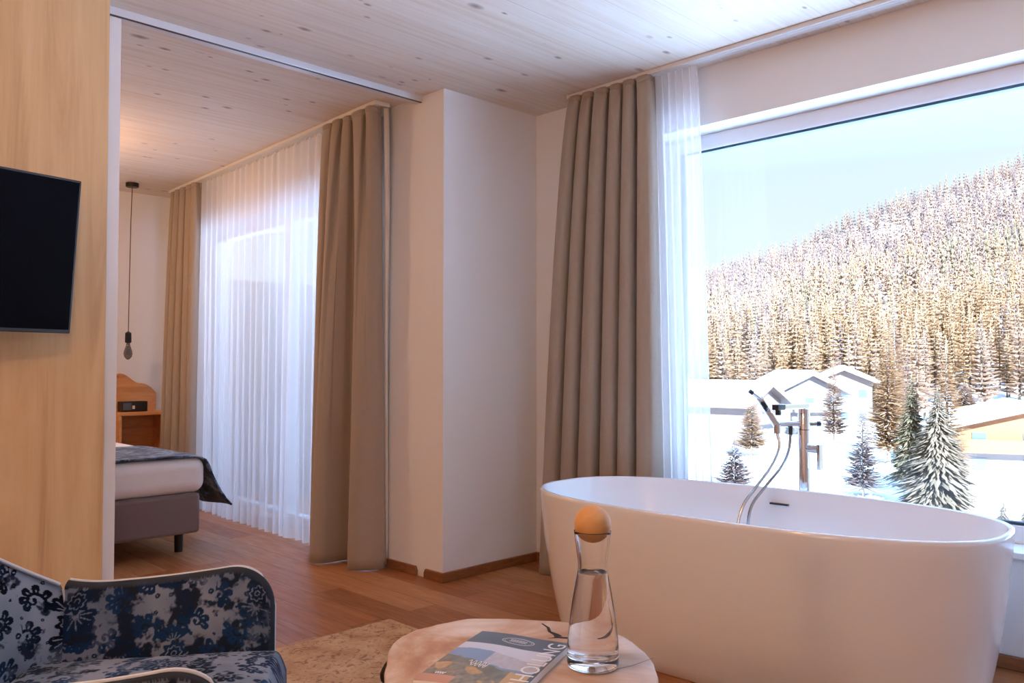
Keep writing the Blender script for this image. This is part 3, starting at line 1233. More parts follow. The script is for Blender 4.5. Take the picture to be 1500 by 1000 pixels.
b.grid(rr, close_v=True)
b.add(rr[-1], [tuple(range(180))])
b.grid([rr[0], [(p[0] * .995, p[1] * .995, ZT - .05) for p in op]], close_v=True)
b.build('sawn_top', M['logtop'], log, smooth=True, angle=40)
b = MB()
rr = []
for k in range(22):
    f = k / 21
    row = []
    for i, p in enumerate(op):
        a = 2 * math.pi * i / 180
        n_ = mnoise.noise((p[0] * 14, p[1] * 14, f * 2.2))
        n2_ = mnoise.noise((p[0] * 5, p[1] * 5, f * 5 + 9))
        s_k = .962 + .05 * f + (.030 * n_ + .035 * max(0, n2_)) * min(1, f * 7)
        if f < .05: s_k = .986 + .020 * max(-.4, n_)
        row.append((p[0] * s_k, p[1] * s_k, (ZT - .008) * (1 - f) + .001 * f))
    rr.append(row)
b.grid(rr, close_v=True)
b.add(rr[-1], [tuple(range(180))])
b.build('bark', M['bark'], log, smooth=True, angle=60)
# bark lumps that flare past the sawn face
for q, (w, h_, o_) in zip((28, 34, 41, 52, 140, 171), ((.02, .05, .0), (.014, .03, .004), (.026, .09, .012), (.02, .06, .01), (.02, .05, 0), (.018, .05, 0))):
    b = MB()
    p = op[(q + 12) % 180]
    n_ = Vector((p[0], p[1], 0)).normalized()
    c0 = Vector((p[0], p[1], ZT - h_ * .5 - .012)) + n_ * (o_ - .004)
    rings = []
    for k in range(7):
        f = k / 6
        rad = w * math.sin(math.pi * (.12 + .80 * f)) * 1.0
        rings.append([c0 + Vector((0, 0, h_ * (f - .5))) + Vector((math.cos(a), math.sin(a), 0)) * rad * (1 + .35 * mnoise.noise((math.cos(a) * 2 + q, math.sin(a) * 2, f * 3))) for a in np.linspace(0, 2 * math.pi, 12, endpoint=False)])
    b.grid(rings, close_v=True, flip=True)
    b.add(rings[0], [tuple(range(12))])
    b.add(rings[-1], [tuple(range(12))])
    b.build('bark_lump', M['bark'], log, smooth=True, angle=60)
# radial crack with a small knot hole
M['crack'] = mat('dark_crack', (.035, .025, .02), .9)
b = MB()
def strip(pts, w, z):
    pts = [Vector(p) for p in pts]
    L = []
    for i, p in enumerate(pts):
        d = (pts[min(i + 1, len(pts) - 1)] - pts[max(i - 1, 0)]).normalized()
        nn = Vector((-d.y, d.x))
        L.append([(p.x + nn.x * w[i], p.y + nn.y * w[i], z), (p.x - nn.x * w[i], p.y - nn.y * w[i], z)])
    b.grid(L)
CW = lambda x, y: (x - LT.x, y - LT.y)
strip([CW(1.430, 1.290), CW(1.438, 1.305), CW(1.443, 1.330), CW(1.462, 1.352), CW(1.475, 1.385)], [.010, .007, .004, .0035, .002], ZT + .0006)
b.build('crack', M['crack'], log)
b = MB()
strip([CW(1.405, 1.300), CW(1.425, 1.288), CW(1.452, 1.250), CW(1.465, 1.225)], [.001, .005, .008, .003], ZT + .0007)
b.build('crack', M['crack'], log)
b = MB()
strip([CW(1.33, 1.08), CW(1.40, 1.06), CW(1.47, 1.055)], [.0008, .0008, .0006], ZT + .0005)
b.build('crack', M['crack'], log)


# ------------------------------------------------------------------ magazine on the log table
MA = [Vector(p) for p in ((1.010, 1.292), (1.307, 1.415), (1.386, 1.212), (1.089, 1.090))]     # spine low, spine top, open edge top, open edge low
mo = MA[0]
ux = (MA[3] - MA[0])                                     # across the page (to the fore edge)
uy = (MA[1] - MA[0])                                     # up the page
mag = thing('magazine', 'grey blue magazine with mountain cover lying on the log table', 'magazine', (mo.x, mo.y, .5203), math.atan2(uy.y, uy.x) - math.pi / 2)
PW, PH = ux.length, uy.length
inv = Matrix.Rotation(-(math.atan2(uy.y, uy.x) - math.pi / 2), 3, 'Z')
lx = (inv @ Vector((ux.x, ux.y, 0)))
print('magazine', PW, PH, lx)


def mg(u, v, z):                                         # u across 0..1, v up 0..1
    bow = .004 * math.sin(min(1, u * 1.6) * math.pi) * (1 - .4 * v) + .003 * math.sin(v * math.pi)
    return (u * lx.x, u * lx.y + v * PH, z + bow)


b = MB()
n = 40
for z0_, z1_ in ((.0008, .0122),):
    top = [[mg(i / n, j / n, z1_) for j in range(n + 1)] for i in range(n + 1)]
    low = [[(mg(i / n, j / n, 0)[0], mg(i / n, j / n, 0)[1], z0_) for j in range(n + 1)] for i in range(n + 1)]
    b.grid(top)
    b.grid(low, flip=True)
    per = [(i, 0) for i in range(n)] + [(n, j) for j in range(n)] + [(n - i, n) for i in range(n)] + [(0, n - j) for j in range(n)]
    b.grid([[low[i][j] for i, j in per], [top[i][j] for i, j in per]], close_v=True)
b.build('pages', M['paper'], mag, smooth=True, angle=35)


def vnoise(u, v, s, seed=0):
    return mnoise.noise((u * s, v * s, seed * 7.3))


def cover_col(u, v):
    slate = (.085, .135, .195)
    if v > .735 or u > .955: 
        k = 1 + .15 * vnoise(u, v, 6, 1)
        return tuple(q * k for q in slate)
    fade = 0
    y = v / .735
    ridge1 = .80 + .05 * math.sin(u * 4 + .6) + .015 * vnoise(u, 0, 9, 2) - .05 * u
    ridge2 = .60 + .05 * math.sin(u * 3.2 + 2.2) + .02 * vnoise(u, 0, 12, 3) - .12 * u
    ridge3 = .42 - .25 * u + .10 * math.sin(u * 5) + .02 * vnoise(u, 0, 15, 4)
    if y > ridge1: c = (.60, .66, .80)
    elif u > .42 and y > ridge1 - .28 + .06 * vnoise(u, v, 9, 5) and y > .5: 
        k = .5 + .5 * vnoise(u, v, 22, 6)
        c = (.40 + .15 * k, .44 + .13 * k, .55 + .12 * k)
    elif y > ridge2: c = (.20, .33, .55)
    elif y > ridge3:
        k = .5 + .5 * vnoise(u, v, 14, 7)
        c = (.10 + .16 * k, .15 + .10 * k, .17 + .03 * k) if (u < .75) else (.55, .38, .22)
    else:
        k = .5 + .5 * vnoise(u, v, 30, 8)
        k2 = vnoise(u, v, 7, 9)
        if y < .16 and u < .35: c = (.55, .30, .22)
        elif k2 > .15: c = (.38 + .2 * k, .26 + .13 * k, .13 + .08 * k)
        else: c = (.12 + .22 * k, .14 + .16 * k, .15 + .08 * k)
    return c


b = MB()
n1_, n2_ = 120, 150
cols, P = [], []
for i in range(n1_ + 1):
    row = []
    for j in range(n2_ + 1):
        u, v = i / n1_, j / n2_
        row.append(mg(u, v, .0128))
        cols.append(cover_col(u, v))
    P.append(row)
b.grid(P, cols)
# the cover's spine fold
b.build('cover', M['attr'], mag, smooth=True, angle=180, merge=False)
b = MB()
b.grid([[mg(0, j / 20, .0128) for j in range(21)], [(mg(0, j / 20, 0)[0] - .001, mg(0, j / 20, 0)[1], .0006) for j in range(21)]])
sp_ = b.build('spine', mat('slate_spine', (.075, .085, .12), .35), mag, smooth=True, angle=180)

M['ink'] = mat('white_print', (.80, .83, .88), .4)


def text_mesh(body, size, name, parent, origin, xdir, ydir, m, extr=.0002):
    cu = bpy.data.curves.new(name, 'FONT')
    cu.body = body
    cu.size = size
    cu.extrude = extr
    cu.resolution_u = 3
    o = bpy.data.objects.new(name, cu)
    COL.objects.link(o)
    dg = bpy.context.evaluated_depsgraph_get()
    me = bpy.data.meshes.new_from_object(o.evaluated_get(dg))
    bpy.data.objects.remove(o)
    xd, yd = Vector(xdir).normalized(), Vector(ydir).normalized()
    zd = xd.cross(yd)
    T = Matrix((xd, yd, zd)).transposed().to_4x4()
    T.translation = Vector(origin)
    me.transform(T)
    for v in me.vertices:                                # follow the cover's bow
        u_ = v.co.x / lx.x
        v_ = (v.co.y - u_ * lx.y) / PH
        v.co.z = mg(u_, v_, .0131)[2] + max(0, v.co.z - .013) * .5
    me.materials.clear()
    me.materials.append(m)
    q = bpy.data.objects.new(name, me)
    COL.objects.link(q)
    q.parent = parent
    return q


e_u = mg(.985, .02, .0131)
text_mesh('ERHOLUNG', .056, 'lettering', mag, e_u, (0, 1, 0), (-1, 0, 0), M['ink'])


def squiggle(pts, w, name):
    b = MB()
    L = []
    pts = spline(pts, 80)
    for i, p in enumerate(pts):
        d = pts[min(i + 1, 79)] - pts[max(i - 1, 0)]
        d = d / (np.hypot(*d) + 1e-9)
        L.append([mg(p[0] - d[1] * w / PW, p[1] + d[0] * w / PH, .0133), mg(p[0] + d[1] * w / PW, p[1] - d[0] * w / PH, .0133)])
    b.grid(L)
    return b


em = MB()
for rr_, ww in ((1.0, .0009), (.86, .0005)):
    q = squiggle([(.50 + .17 * rr_ * math.cos(a), .865 + .062 * rr_ * math.sin(a)) for a in np.linspace(0, 2 * math.pi, 25)], ww, '')
    em.add(q.v, q.f)
for k, (y_, a_) in enumerate(((.885, .010), (.868, .018), (.85, .010))):
    q = squiggle([(.41 + .18 * s, y_ + a_ * math.sin(s * 34 + k)) for s in np.linspace(0, 1, 22)], .0006, '')
    em.add(q.v, q.f)
em.build('emblem', M['ink'], mag, merge=False)
for k, (x_, y_, a_, l_) in enumerate(((.30, .37, .032, .20), (.33, .335, .024, .17), (.12, .14, .016, .10))):
    q = squiggle([(x_ + l_ * s, y_ + a_ * math.sin(s * 26 + k)) for s in np.linspace(0, 1, 22)], .0008, '')
    q.build('script', M['ink'], mag, merge=False)


# ------------------------------------------------------------------ water carafe
CA = thing('carafe', 'clear glass water carafe with wooden ball stopper on the log table', 'carafe', (1.343, 1.116, .5202))
prof_o = [(.0, .0), (.046, .0), (.0525, .004), (.054, .012), (.0535, .04), (.0505, .075), (.0455, .115), (.039, .155), (.0325, .19), (.0305, .205), (.031, .218), (.0345, .245), (.0375, .268), (.039, .278)]
prof_i = [(.0372, .278), (.0357, .266), (.0328, .245), (.0293, .219), (.0288, .205), (.0308, .190), (.0372, .155), (.0437, .115), (.0487, .075), (.0515, .042), (.0505, .030), (.044, .0245), (0, .0235)]
def smooth_prof(p, n):
    q = spline(p, n)
    return [(max(0, r), z) for r, z in q]
b = MB()
po = [(0, 0), (.044, 0)] + smooth_prof(prof_o[2:], 50)
pi_ = smooth_prof(prof_i[:-3], 50) + prof_i[-3:]
b.lathe(po + [(.0385, .2795)] + pi_, 56)
b.build('glass_body', M['glass'], CA, smooth=True, angle=180)
b = MB()
wz = .1945
pw = [p for p in pi_ if p[1] < wz]
b.lathe([(0, wz - .001), (pw[0][0] - .002, wz - .001), (pw[0][0] + .0003, wz)] + [(r + .0004, z - .0003) for r, z in pw[:-1]] + [(0, .0232)], 56)
b.build('water', M['water'], CA, smooth=True, angle=60)
b = MB()
sr = .0385
b.lathe([(sr * math.sin(a), .293 - sr * math.cos(a)) for a in np.linspace(0, math.pi, 26)], 40)
b.build('stopper', M['cork'], CA, smooth=True, angle=180)


# ------------------------------------------------------------------ damask armchair
def petal(U, V, cx, cy, ang, dist, a, b_, hollow=.45):
    """rounded petal: an egg standing off (cx, cy), with a pale vein inside"""
    c, s = math.cos(ang), math.sin(ang)
    p = (U - cx) * c + (V - cy) * s - dist
    q = -(U - cx) * s + (V - cy) * c
    k = 1 - .35 * p / a                                  # broader towards the base
    r = (p / a) ** 2 + (q * k / b_) ** 2
    vein = (np.abs(q) < b_ * .16) & (p > -a * .9) & (p < a * hollow)
    return (r < 1) & ~vein


def acanthus(U, V, cx, cy, r0, sgn, ph, turns, w, lobes):
    """curling stem that grows rounded lobes on its outer side"""
    m = np.zeros(U.shape, bool)
    n_ = 46
    for i in range(n_):
        f = i / (n_ - 1)
        a = ph + f * turns * 2 * math.pi
        r = r0 * math.exp(-.26 * f * turns * 2 * math.pi)
        x, y = cx + sgn * r * math.cos(a), cy + r * math.sin(a)
        m |= np.hypot(U - x, V - y) < w * (1 - .55 * f)
    m |= np.hypot(U - x, V - y) < w * 1.15
    for k in range(lobes):
        f = (k + .4) / lobes * .62
        a = ph + f * turns * 2 * math.pi
        r = r0 * math.exp(-.26 * f * turns * 2 * math.pi)
        dirx, diry = sgn * math.cos(a + .55), math.sin(a + .55)
        x, y = cx + sgn * r * math.cos(a), cy + r * math.sin(a)
        m |= petal(U, V, x, y, math.atan2(diry, dirx), .0085, .0125, .0082, .1)
    return m


def damask(U, V):
    """pattern mask in metres: mirrored medallions in half-drop repeat"""
    TW, TH_ = .20, .27
    U, V = U + .006 * np.sin(V * 31), V + .005 * np.sin(U * 27 + 1)
    col = np.floor(U / TW)
    u = np.abs(U - (col + .5) * TW)
    vv = V + (col % 2) * TH_ * .5
    v = vv - np.floor(vv / TH_) * TH_
    m = np.zeros(U.shape, bool)
    # flower head in the middle
    r = np.hypot(u, v - .150)
    th = np.arctan2(v - .150, u)
    m |= (r < .027 + .0045 * np.cos(8 * th)) & ~((r > .0145 + .002 * np.cos(8 * th)) & (r < .0175 + .002 * np.cos(8 * th))) & ~((r > .0045) & (r < .0065))
    # fan of petals under it and the crown above it
    for a_ in (-1.57, -1.02, -.47, .05):
        m |= petal(u, v, 0.0, .118, a_, .026, .0185, .0088)
    for a_ in (1.57, 1.08, .60):
        m |= petal(u, v, 0.0, .178, a_, .024, .0170, .0080)
    # framing ogee: curled stems with lobes
    m |= acanthus(u, v, .056, .060, .030, 1, 2.2, 1.25, .0044, 6)
    m |= acanthus(u, v, .058, .215, .030, -1, -1.0, 1.25, .0044, 6)
    m |= acanthus(u, v, .088, .140, .021, 1, .4, 1.1, .0036, 5)
    # drop below the fan
    m |= petal(u, v, 0.0, .058, -1.57, .014, .0140, .0100, .3)
    m |= petal(u, v, 0.0, .058, -.75, .016, .0125, .0065, .3)
    for cx, cy, rr in ((.030, .020, .007), (.090, .015, .0085), (.046, .118, .0045), (.052, .170, .0045), (.0, .018, .0065), (.092, .258, .007), (.030, .252, .0055), (.094, .095, .0045), (.094, .185, .0045)):
        d_ = np.hypot(u - cx, v - cy)
        m |= (d_ < rr * .8) & ~(d_ < rr * .22)
    return m


def fbm(U, V, s, seed):
    out = np.zeros(U.shape)
    fl, fo = U.ravel(), V.ravel()
    o = np.array([mnoise.fractal((a * s, b_ * s, seed), .8, 2.0, 4) for a, b_ in zip(fl, fo)])
    return o.reshape(U.shape)


def velvet_cols(U, V, seed, blot_shade=-.12):
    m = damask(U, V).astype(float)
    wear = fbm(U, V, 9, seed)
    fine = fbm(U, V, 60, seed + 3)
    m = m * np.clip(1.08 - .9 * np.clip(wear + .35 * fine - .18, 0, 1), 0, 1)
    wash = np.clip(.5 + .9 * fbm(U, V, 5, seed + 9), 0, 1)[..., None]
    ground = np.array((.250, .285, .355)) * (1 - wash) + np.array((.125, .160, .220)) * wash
    blot = np.clip((fbm(U, V, 17, seed + 20) + .35 * fine + blot_shade) * 4.0, 0, 1)[..., None]  # fabric blots; their coverage per part also paints in light and shade
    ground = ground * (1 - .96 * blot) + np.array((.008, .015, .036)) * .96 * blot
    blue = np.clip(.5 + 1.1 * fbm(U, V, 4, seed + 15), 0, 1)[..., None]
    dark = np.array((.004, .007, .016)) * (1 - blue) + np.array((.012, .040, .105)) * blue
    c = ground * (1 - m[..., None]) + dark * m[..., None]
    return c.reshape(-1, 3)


# local frame: +x = the way the chair faces, +y = towards the sliding door, origin under the middle of the front edge
a_f = math.atan2(-.704 * .984 + .710 * .176, .710 * .984 + .704 * .176)
mid_l, mid_d = -.535, 1.725
AO = (mid_d * .704 + mid_l * .710, mid_d * .710 - mid_l * .704)
ch = thing('armchair', 'blue and grey damask velvet armchair in front of the oak panel', 'armchair', (AO[0], AO[1], .0130), a_f)
AW = .295                                       # half width between the arms
AL = .455


def arm_top(s):                                # s from back (0) to front (AL)
    f = s / AL
    return .608 - .008 * math.sin(f * math.pi) + .030 * f ** 1.6 + .010 * max(0, 1 - f * 5) ** 2


def arm_part(side, seed):
    """upright padded arm with a rounded front corner"""
    rc = .10
    nu, nv = 240, 200
    th = .036
    S, Z = np.zeros((nu, nv)), np.zeros((nu, nv))
    for i in range(nu):
        s = AL * i / (nu - 1)
        zt = arm_top(s)
        if s > AL - rc:
            k = s - (AL - rc)
            zt = zt - (rc - math.sqrt(max(0, rc * rc - k * k)))
        for j in range(nv):
            S[i, j] = s
            Z[i, j] = .20 + (zt - .20) * j / (nv - 1)
    def yy(s, z, outer):
        base = AW + .030 * (s / AL) - .03 * (1 - (z - .2) / .44) + (.02 * math.sin(s / AL * math.pi))
        return side * (base + (th if outer else 0))
    b = MB()
    inner = [[(S[i, j] - AL, yy(S[i, j], Z[i, j], 0), Z[i, j]) for j in range(nv)] for i in range(nu)]
    outer = [[(S[i, j] - AL, yy(S[i, j], Z[i, j], 1), Z[i, j]) for j in range(nv)] for i in range(nu)]
    ci = velvet_cols(S * 1.0 + .07 * seed, Z + .11 * seed, seed, .08)  # extra blots darken the inner arm face, shade put into the colour
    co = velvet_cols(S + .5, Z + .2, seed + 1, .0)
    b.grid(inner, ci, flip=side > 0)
    b.grid(outer, co, flip=side < 0)
    # rounded rim joining both faces
    ci2, co2 = ci.reshape(nu, nv, 3), co.reshape(nu, nv, 3)
    edge_idx = [(i, nv - 1) for i in range(nu)] + [(nu - 1, j) for j in range(nv - 2, -1, -1)]
    rim, rc_ = [], []
    for q, (i, j) in enumerate(edge_idx):
        p, o = Vector(inner[i][j]), Vector(outer[i][j])
        i0, j0 = edge_idx[max(0, q - 1)]
        i1, j1 = edge_idx[min(len(edge_idx) - 1, q + 1)]
        tg = (Vector(inner[i1][j1]) - Vector(inner[i0][j0])).normalized()
        ac = (o - p).normalized()
        outw = Vector((-tg.z, 0, tg.x)).normalized()
        row = []
        for k in range(9):
            a = math.pi * k / 8
            row.append((p + o) / 2 + (p - o) / 2 * math.cos(a) + outw * .012 * math.sin(a))
        rim.append(row)
    rim_cols = [tuple(np.array((.030, .037, .05)) * (1 + .3 * mnoise.noise(tuple(p * 20)))) for row in rim for p in row]
    b.grid(rim, rim_cols)
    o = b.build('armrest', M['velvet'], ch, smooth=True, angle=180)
    # piping along the inner edge
    b = MB()
    pts = [(Vector(inner[i][j]) * .35 + Vector(outer[i][j]) * .65) + Vector((.010 if j < nv - 1 else .004, 0, .011 if i < nu - 12 else .004)) for i, j in edge_idx[::4]]
    b.tube(pts, .0042, 8)
    b.build('piping', M['piping'], o, smooth=True)
    return o


arm_part(1, 1)
arm_part(-1, 4)
# backrest: gently curved, rising from the arms to a high middle
nu, nv = 260, 220
b = MB()
S, Z = np.zeros((nu, nv)), np.zeros((nu, nv))
inn, outr = [], []
for i in range(nu):
    f = -1 + 2 * i / (nu - 1)
    y = f * (AW + .004)
    af = abs(f)
    zt = .628 + .27 * (1 - af ** 1.5) if af < 1 else .628
    zt = .616 + .190 * min(1, ((1 - af) / .88)) ** .95
    xb = -AL + .012 - .10 * (1 - af ** 2.4)
    r1, r2 = [], []
    for j in range(nv):
        z = .36 + (zt - .36) * j / (nv - 1)
        lean = -.16 * max(0, z - .42)
        S[i, j], Z[i, j] = y + .4, z
        r1.append((xb + lean + .012 * math.sin((z - .36) / .5 * math.pi), y, z))
        r2.append((xb + lean - .075, y * 1.08, z - .004))
    inn.append(r1)
    outr.append(r2)
ci = velvet_cols(S, Z + .02, 30, -.26)  # fewer blots, window light on the backrest put into its colour
b.grid(inn, ci)
b.grid(outr, velvet_cols(S + .2, Z, 40), flip=True)
top_i = [inn[i][-1] for i in range(nu)]
top_o = [outr[i][-1] for i in range(nu)]
rim = []
for p, o in zip(top_i, top_o):
    p, o = Vector(p), Vector(o)
    rim.append([(p + o) / 2 + (p - o) / 2 * math.cos(math.pi * k / 8) + Vector((0, 0, .018 * math.sin(math.pi * k / 8))) for k in range(9)])
b.grid(rim, [(.13, .15, .19)] * (nu * 9))
for e_ in (0, -1):
    b.grid([inn[e_], outr[e_]], [(.08, .10, .13)] * (2 * nv))
b.grid([[r[0] for r in inn], [r[0] for r in outr]], [(.08, .10, .13)] * (2 * nu))
bk = b.build('backrest', M['velvet'], ch, smooth=True, angle=70)
b = MB()
b.tube([Vector(p) + Vector((.003, 0, .003)) for p in top_i[::4]], .0045, 8)
b.build('piping', M['piping'], bk, smooth=True)
for e_, sg in ((0, 1), (-1, -1)):
    b = MB()
    b.tube([Vector(p) + Vector((.004, sg * .004, 0)) for p in inn[e_][::6]], .0035, 8)
    b.build('seam_piping', M['piping'], bk, smooth=True)
# seat cushion
b = MB()
nu, nv = 210, 260
S, Z = np.zeros((nu, nv)), np.zeros((nu, nv))
P, Q = [], []
for i in range(nu):
    row, rq = [], []
    for j in range(nv):
        x = -AL - .04 + (AL + .085) * i / (nu - 1)
        y = -AW + .005 + (2 * AW - .01) * j / (nv - 1)
        fx, fy = i / (nu - 1), j / (nv - 1)
        ed = min(1 - fx, fy, 1 - fy) * 2
        z = .450 + .022 * (1 - (2 * fy - 1) ** 4) * (1 - max(0, fx - .75) ** 2 * 10) - .05 * max(0, 1 - ed / .10) ** 2
        S[i, j], Z[i, j] = y, x
        row.append((x, y, z))
        rq.append((x, y, .36))
    P.append(row)
    Q.append(rq)
b.grid(P, velvet_cols(S + .13, Z + .2, 60, -.34))  # fewest blots, seat coloured lighter as if lit from the window
per = [(i, 0) for i in range(nu - 1)] + [(nu - 1, j) for j in range(nv - 1)] + [(nu - 1 - i, nv - 1) for i in range(nu - 1)] + [(0, nv - 1 - j) for j in range(nv - 1)]
b.grid([[Q[i][j] for i, j in per], [P[i][j] for i, j in per]], [(.08, .10, .13)] * (2 * len(per)), close_v=True)
b.grid(Q, [(.08, .10, .13)] * (nu * nv), flip=True)
b.build('seat_cushion', M['velvet'], ch, smooth=True, angle=60)
b = MB()
b.box((-AL - .06, -AW - .02, .20), (.02, AW + .02, .362), col=(.06, .08, .12))
b.build('seat_base', M['velvet'], ch, smooth=True, bevel=.02, seg=3)
for lx_, ly_ in ((-.05, .26), (-.05, -.26), (-AL + .02, .26), (-AL + .02, -.26)):
    b = MB()
    b.tube([(lx_, ly_, .205), (lx_ * 1.0 + (.03 if lx_ > -.2 else -.03), ly_ * 1.1, 0.0)], [.019, .011], 12)
    b.build('leg', M['black'], ch, smooth=True, angle=35)


# ------------------------------------------------------------------ outdoors
F0 = Vector((math.sin(PSI), math.cos(PSI), 0))
R0 = Vector((math.cos(PSI), -math.sin(PSI), 0))


def uv(u, v, z=0.0):
    p = F0 * u + R0 * v
    return Vector((p.x, p.y, z))


RIDGE = [(-700, -8), (-300, 4), (0, 32), (60, 50), (164, 78), (230, 102), (300, 130), (380, 156), (432, 178), (520, 200), (700, 228), (1100, 236)]
UR = 640.0


def ridge(v):
    xs_, zs_ = zip(*RIDGE)
    return float(np.interp(v, xs_, zs_)) - 8


def ground(u, v):
    g = -8.6 + .5 * mnoise.noise((u * .03, v * .03, 0)) + .012 * max(0, v - 10) * 0
    # gentle bank rising towards the chalets
    if u > 60:
        g += min(1, (u - 60) / 60) * 1.2
    if u > 128:
        vr = v * UR / u                                 # same bearing on the ridge line
        f = min(1.0, (u - 128) / (UR - 128))
        zr = ridge(vr * .55 + v * .45)
        g += (zr + 7.4) * (f ** 1.12) + 5 * mnoise.noise((u * .012, v * .012, 5)) * min(1, f * 4) * (1 - .6 * f)
        if u > UR:
            g -= (u - UR) * .55
    return g


M['hill'] = mat('snowy_forest_floor', (.85, .86, .90), .85)
t = NT(M['hill'])
nn = t.noise(t.coords(), .085, 6, .65, .4)
tc_ = t.n('ShaderNodeTexCoord')
sp_ = t.n('ShaderNodeSeparateXYZ')
t.l(tc_.outputs['Object'], sp_.inputs[0])
up_ = t.n('ShaderNodeMapRange')
for k_, v_ in ((1, -6.5), (2, 6.0), (3, 0.0), (4, 1.0)): up_.inputs[k_].default_value = v_
t.l(sp_.outputs['Z'], up_.inputs[0])
wood_ = t.ramp(t.noise(t.coords(), .25, 4, .6), [(.35, (.22, .145, .098)), (.65, (.30, .212, .155))])
patch_ = t.ramp(nn, [(.56, 1), (.62, 0)])
snowy = t.mix(patch_, (.88, .90, .94), wood_)
t.l(t.mix(up_.outputs[0], (.88, .90, .94), snowy), t.b.inputs['Base Color'])
b = MB()
us = list(np.linspace(6, 128, 30)) + list(np.linspace(134, 640, 70)) + list(np.linspace(660, 900, 12))
fr = np.linspace(-1.15, 1.35, 110)
P = []
for u in us:
    row = []
    for f in fr:
        v = f * (u + 40)
        p = uv(u, v, ground(u, v))
        row.append(p)
    P.append(row)
b.grid(P)
terr = b.build('hillside', M['hill'], smooth=True, angle=180, merge=False)
terr['kind'] = 'structure'
# near snow field below the window, ends under the house
b = MB()
b.box((-60, -60, -9.6), (60, 60, -9.3))
g_ = structure(b.build('ground', M['snow']))

M['larch'] = mat('conifer_twigs', (.5, .4, .3), .9, attr=True, spec=.0)
t = NT(M['larch'])
tw_ = t.n('ShaderNodeBsdfTranslucent')
mx_ = t.n('ShaderNodeMixShader')
mx_.inputs[0].default_value = .58
vc_ = [q for q in t.t.nodes if q.bl_idname == 'ShaderNodeVertexColor'][0]
t.l(vc_.outputs[0], tw_.inputs[0])
t.l(t.b.outputs[0], mx_.inputs[1])
t.l(tw_.outputs[0], mx_.inputs[2])
t.l(mx_.outputs[0], t.t.nodes['Material Output'].inputs[0])
M['trunk'] = mat('tree_trunk', (.22, .16, .12), .9)


def tree_mesh(rnd, h, w, tiers, per, kind, trunk=True, fine=1.0):
    """conifer from drooping branch blades; returns MB (crown) with vertex colours"""
    b = MB()
    if kind == 'spruce': ca, cb_ = np.array((.19, .155, .085)), np.array((.34, .26, .15))
    elif kind == 'frosted': ca, cb_ = np.array((.20, .150, .095)), np.array((.34, .255, .175))
    elif kind == 'gold': ca, cb_ = np.array((.36, .222, .115)), np.array((.50, .325, .180))
    elif kind == 'grey': ca, cb_ = np.array((.235, .162, .132)), np.array((.315, .222, .184))
    else: ca, cb_ = np.array((.33, .214, .142)), np.array((.46, .310, .210))
    for k in range(tiers):
        f = (k + .5) / tiers
        z = h * (.10 + .88 * f)
        rad = w * (1 - f) ** .85 * rnd.uniform(.7, 1.1) + w * .05
        for q in range(per):
            a = 2 * math.pi * (q + rnd.random()) / per
            L = rad * rnd.uniform(.65, 1.1)
            dr = -L * rnd.uniform(.15, .45) if kind in ('spruce', 'frosted') else L * rnd.uniform(-.15, .25)
            d = Vector((math.cos(a), math.sin(a), 0))
            n_ = Vector((-d.y, d.x, 0))
            hw = L * (.26 if kind in ('spruce', 'frosted') else .17) * fine
            th = h / tiers * (.75 if kind in ('spruce', 'frosted') else .45) * fine
            p0 = Vector((0, 0, z + th * .5))
            pm = d * L * .55 + Vector((0, 0, z + dr * .5 + th * .15))
            p1 = d * L + Vector((0, 0, z + dr))
            pb = d * L * .25 + Vector((0, 0, z - th * .6))
            c = ca + (cb_ - ca) * rnd.random()
            b.add([p0, pm + n_ * hw, p1, pm - n_ * hw, pb], [(0, 1, 2), (0, 2, 3), (4, 2, 1), (4, 3, 2), (0, 4, 1), (0, 3, 4)], tuple(c))
    b.add([(0, 0, h * 1.02), (w * .05, 0, h * .9), (-w * .03, w * .05, h * .9), (-w * .03, -w * .05, h * .9)], [(0, 1, 2), (0, 2, 3), (0, 3, 1)], tuple(cb_))
    if trunk:
        b.tube([(0, 0, -.6), (0, 0, h * .97)], [h * .016, h * .002], 5, (.22, .16, .11), caps=False)
    return b


rT = random.Random(21)
proto = {}
for kind, hh, ww, ti, pe, k_n in (('larch', 16, 2.6, 19, 8, 4), ('gold', 15, 2.6, 19, 8, 3), ('grey', 14, 2.3, 17, 7, 3), ('spruce', 15, 2.4, 19, 9, 3)):
    proto[kind] = [tree_mesh(rT, hh, ww, ti, pe, kind) for _ in range(k_n)]
small = {k: [tree_mesh(rT, {'larch': 16, 'gold': 15, 'grey': 14, 'spruce': 15}[k], {'larch': 2.7, 'gold': 2.7, 'grey': 2.5, 'spruce': 2.5}[k], 8, 5, k, False) for _ in range(3)] for k in proto}
tiny = {k: [tree_mesh(rT, {'larch': 15, 'gold': 14, 'grey': 13, 'spruce': 14}[k], 2.6, 5, 5, k, False, 1.25) for _ in range(3)] for k in proto}
NAMES = {'larch': ('larch_tree', 'bare tan larch tree in the forest on the snowy hillside', 'tree', 'tan larches on the hillside'),
         'gold': ('larch_tree', 'golden brown larch tree in the forest on the snowy hillside', 'tree', 'golden larches on the hillside'),
         'grey': ('larch_tree', 'bare pinkish grey larch tree in the forest on the snowy hillside', 'tree', 'grey larches on the hillside'),
         'spruce': ('spruce_tree', 'dark green spruce tree in the forest on the snowy hillside', 'tree', 'dark spruces on the hillside')}
meshes = {}
for kind, lst in proto.items():
    for i, mb in enumerate(lst):
        o = mb.build(NAMES[kind][0], M['larch'], merge=False, recalc=False)
        meshes[(kind, i)] = o.data
        bpy.data.objects.remove(o)

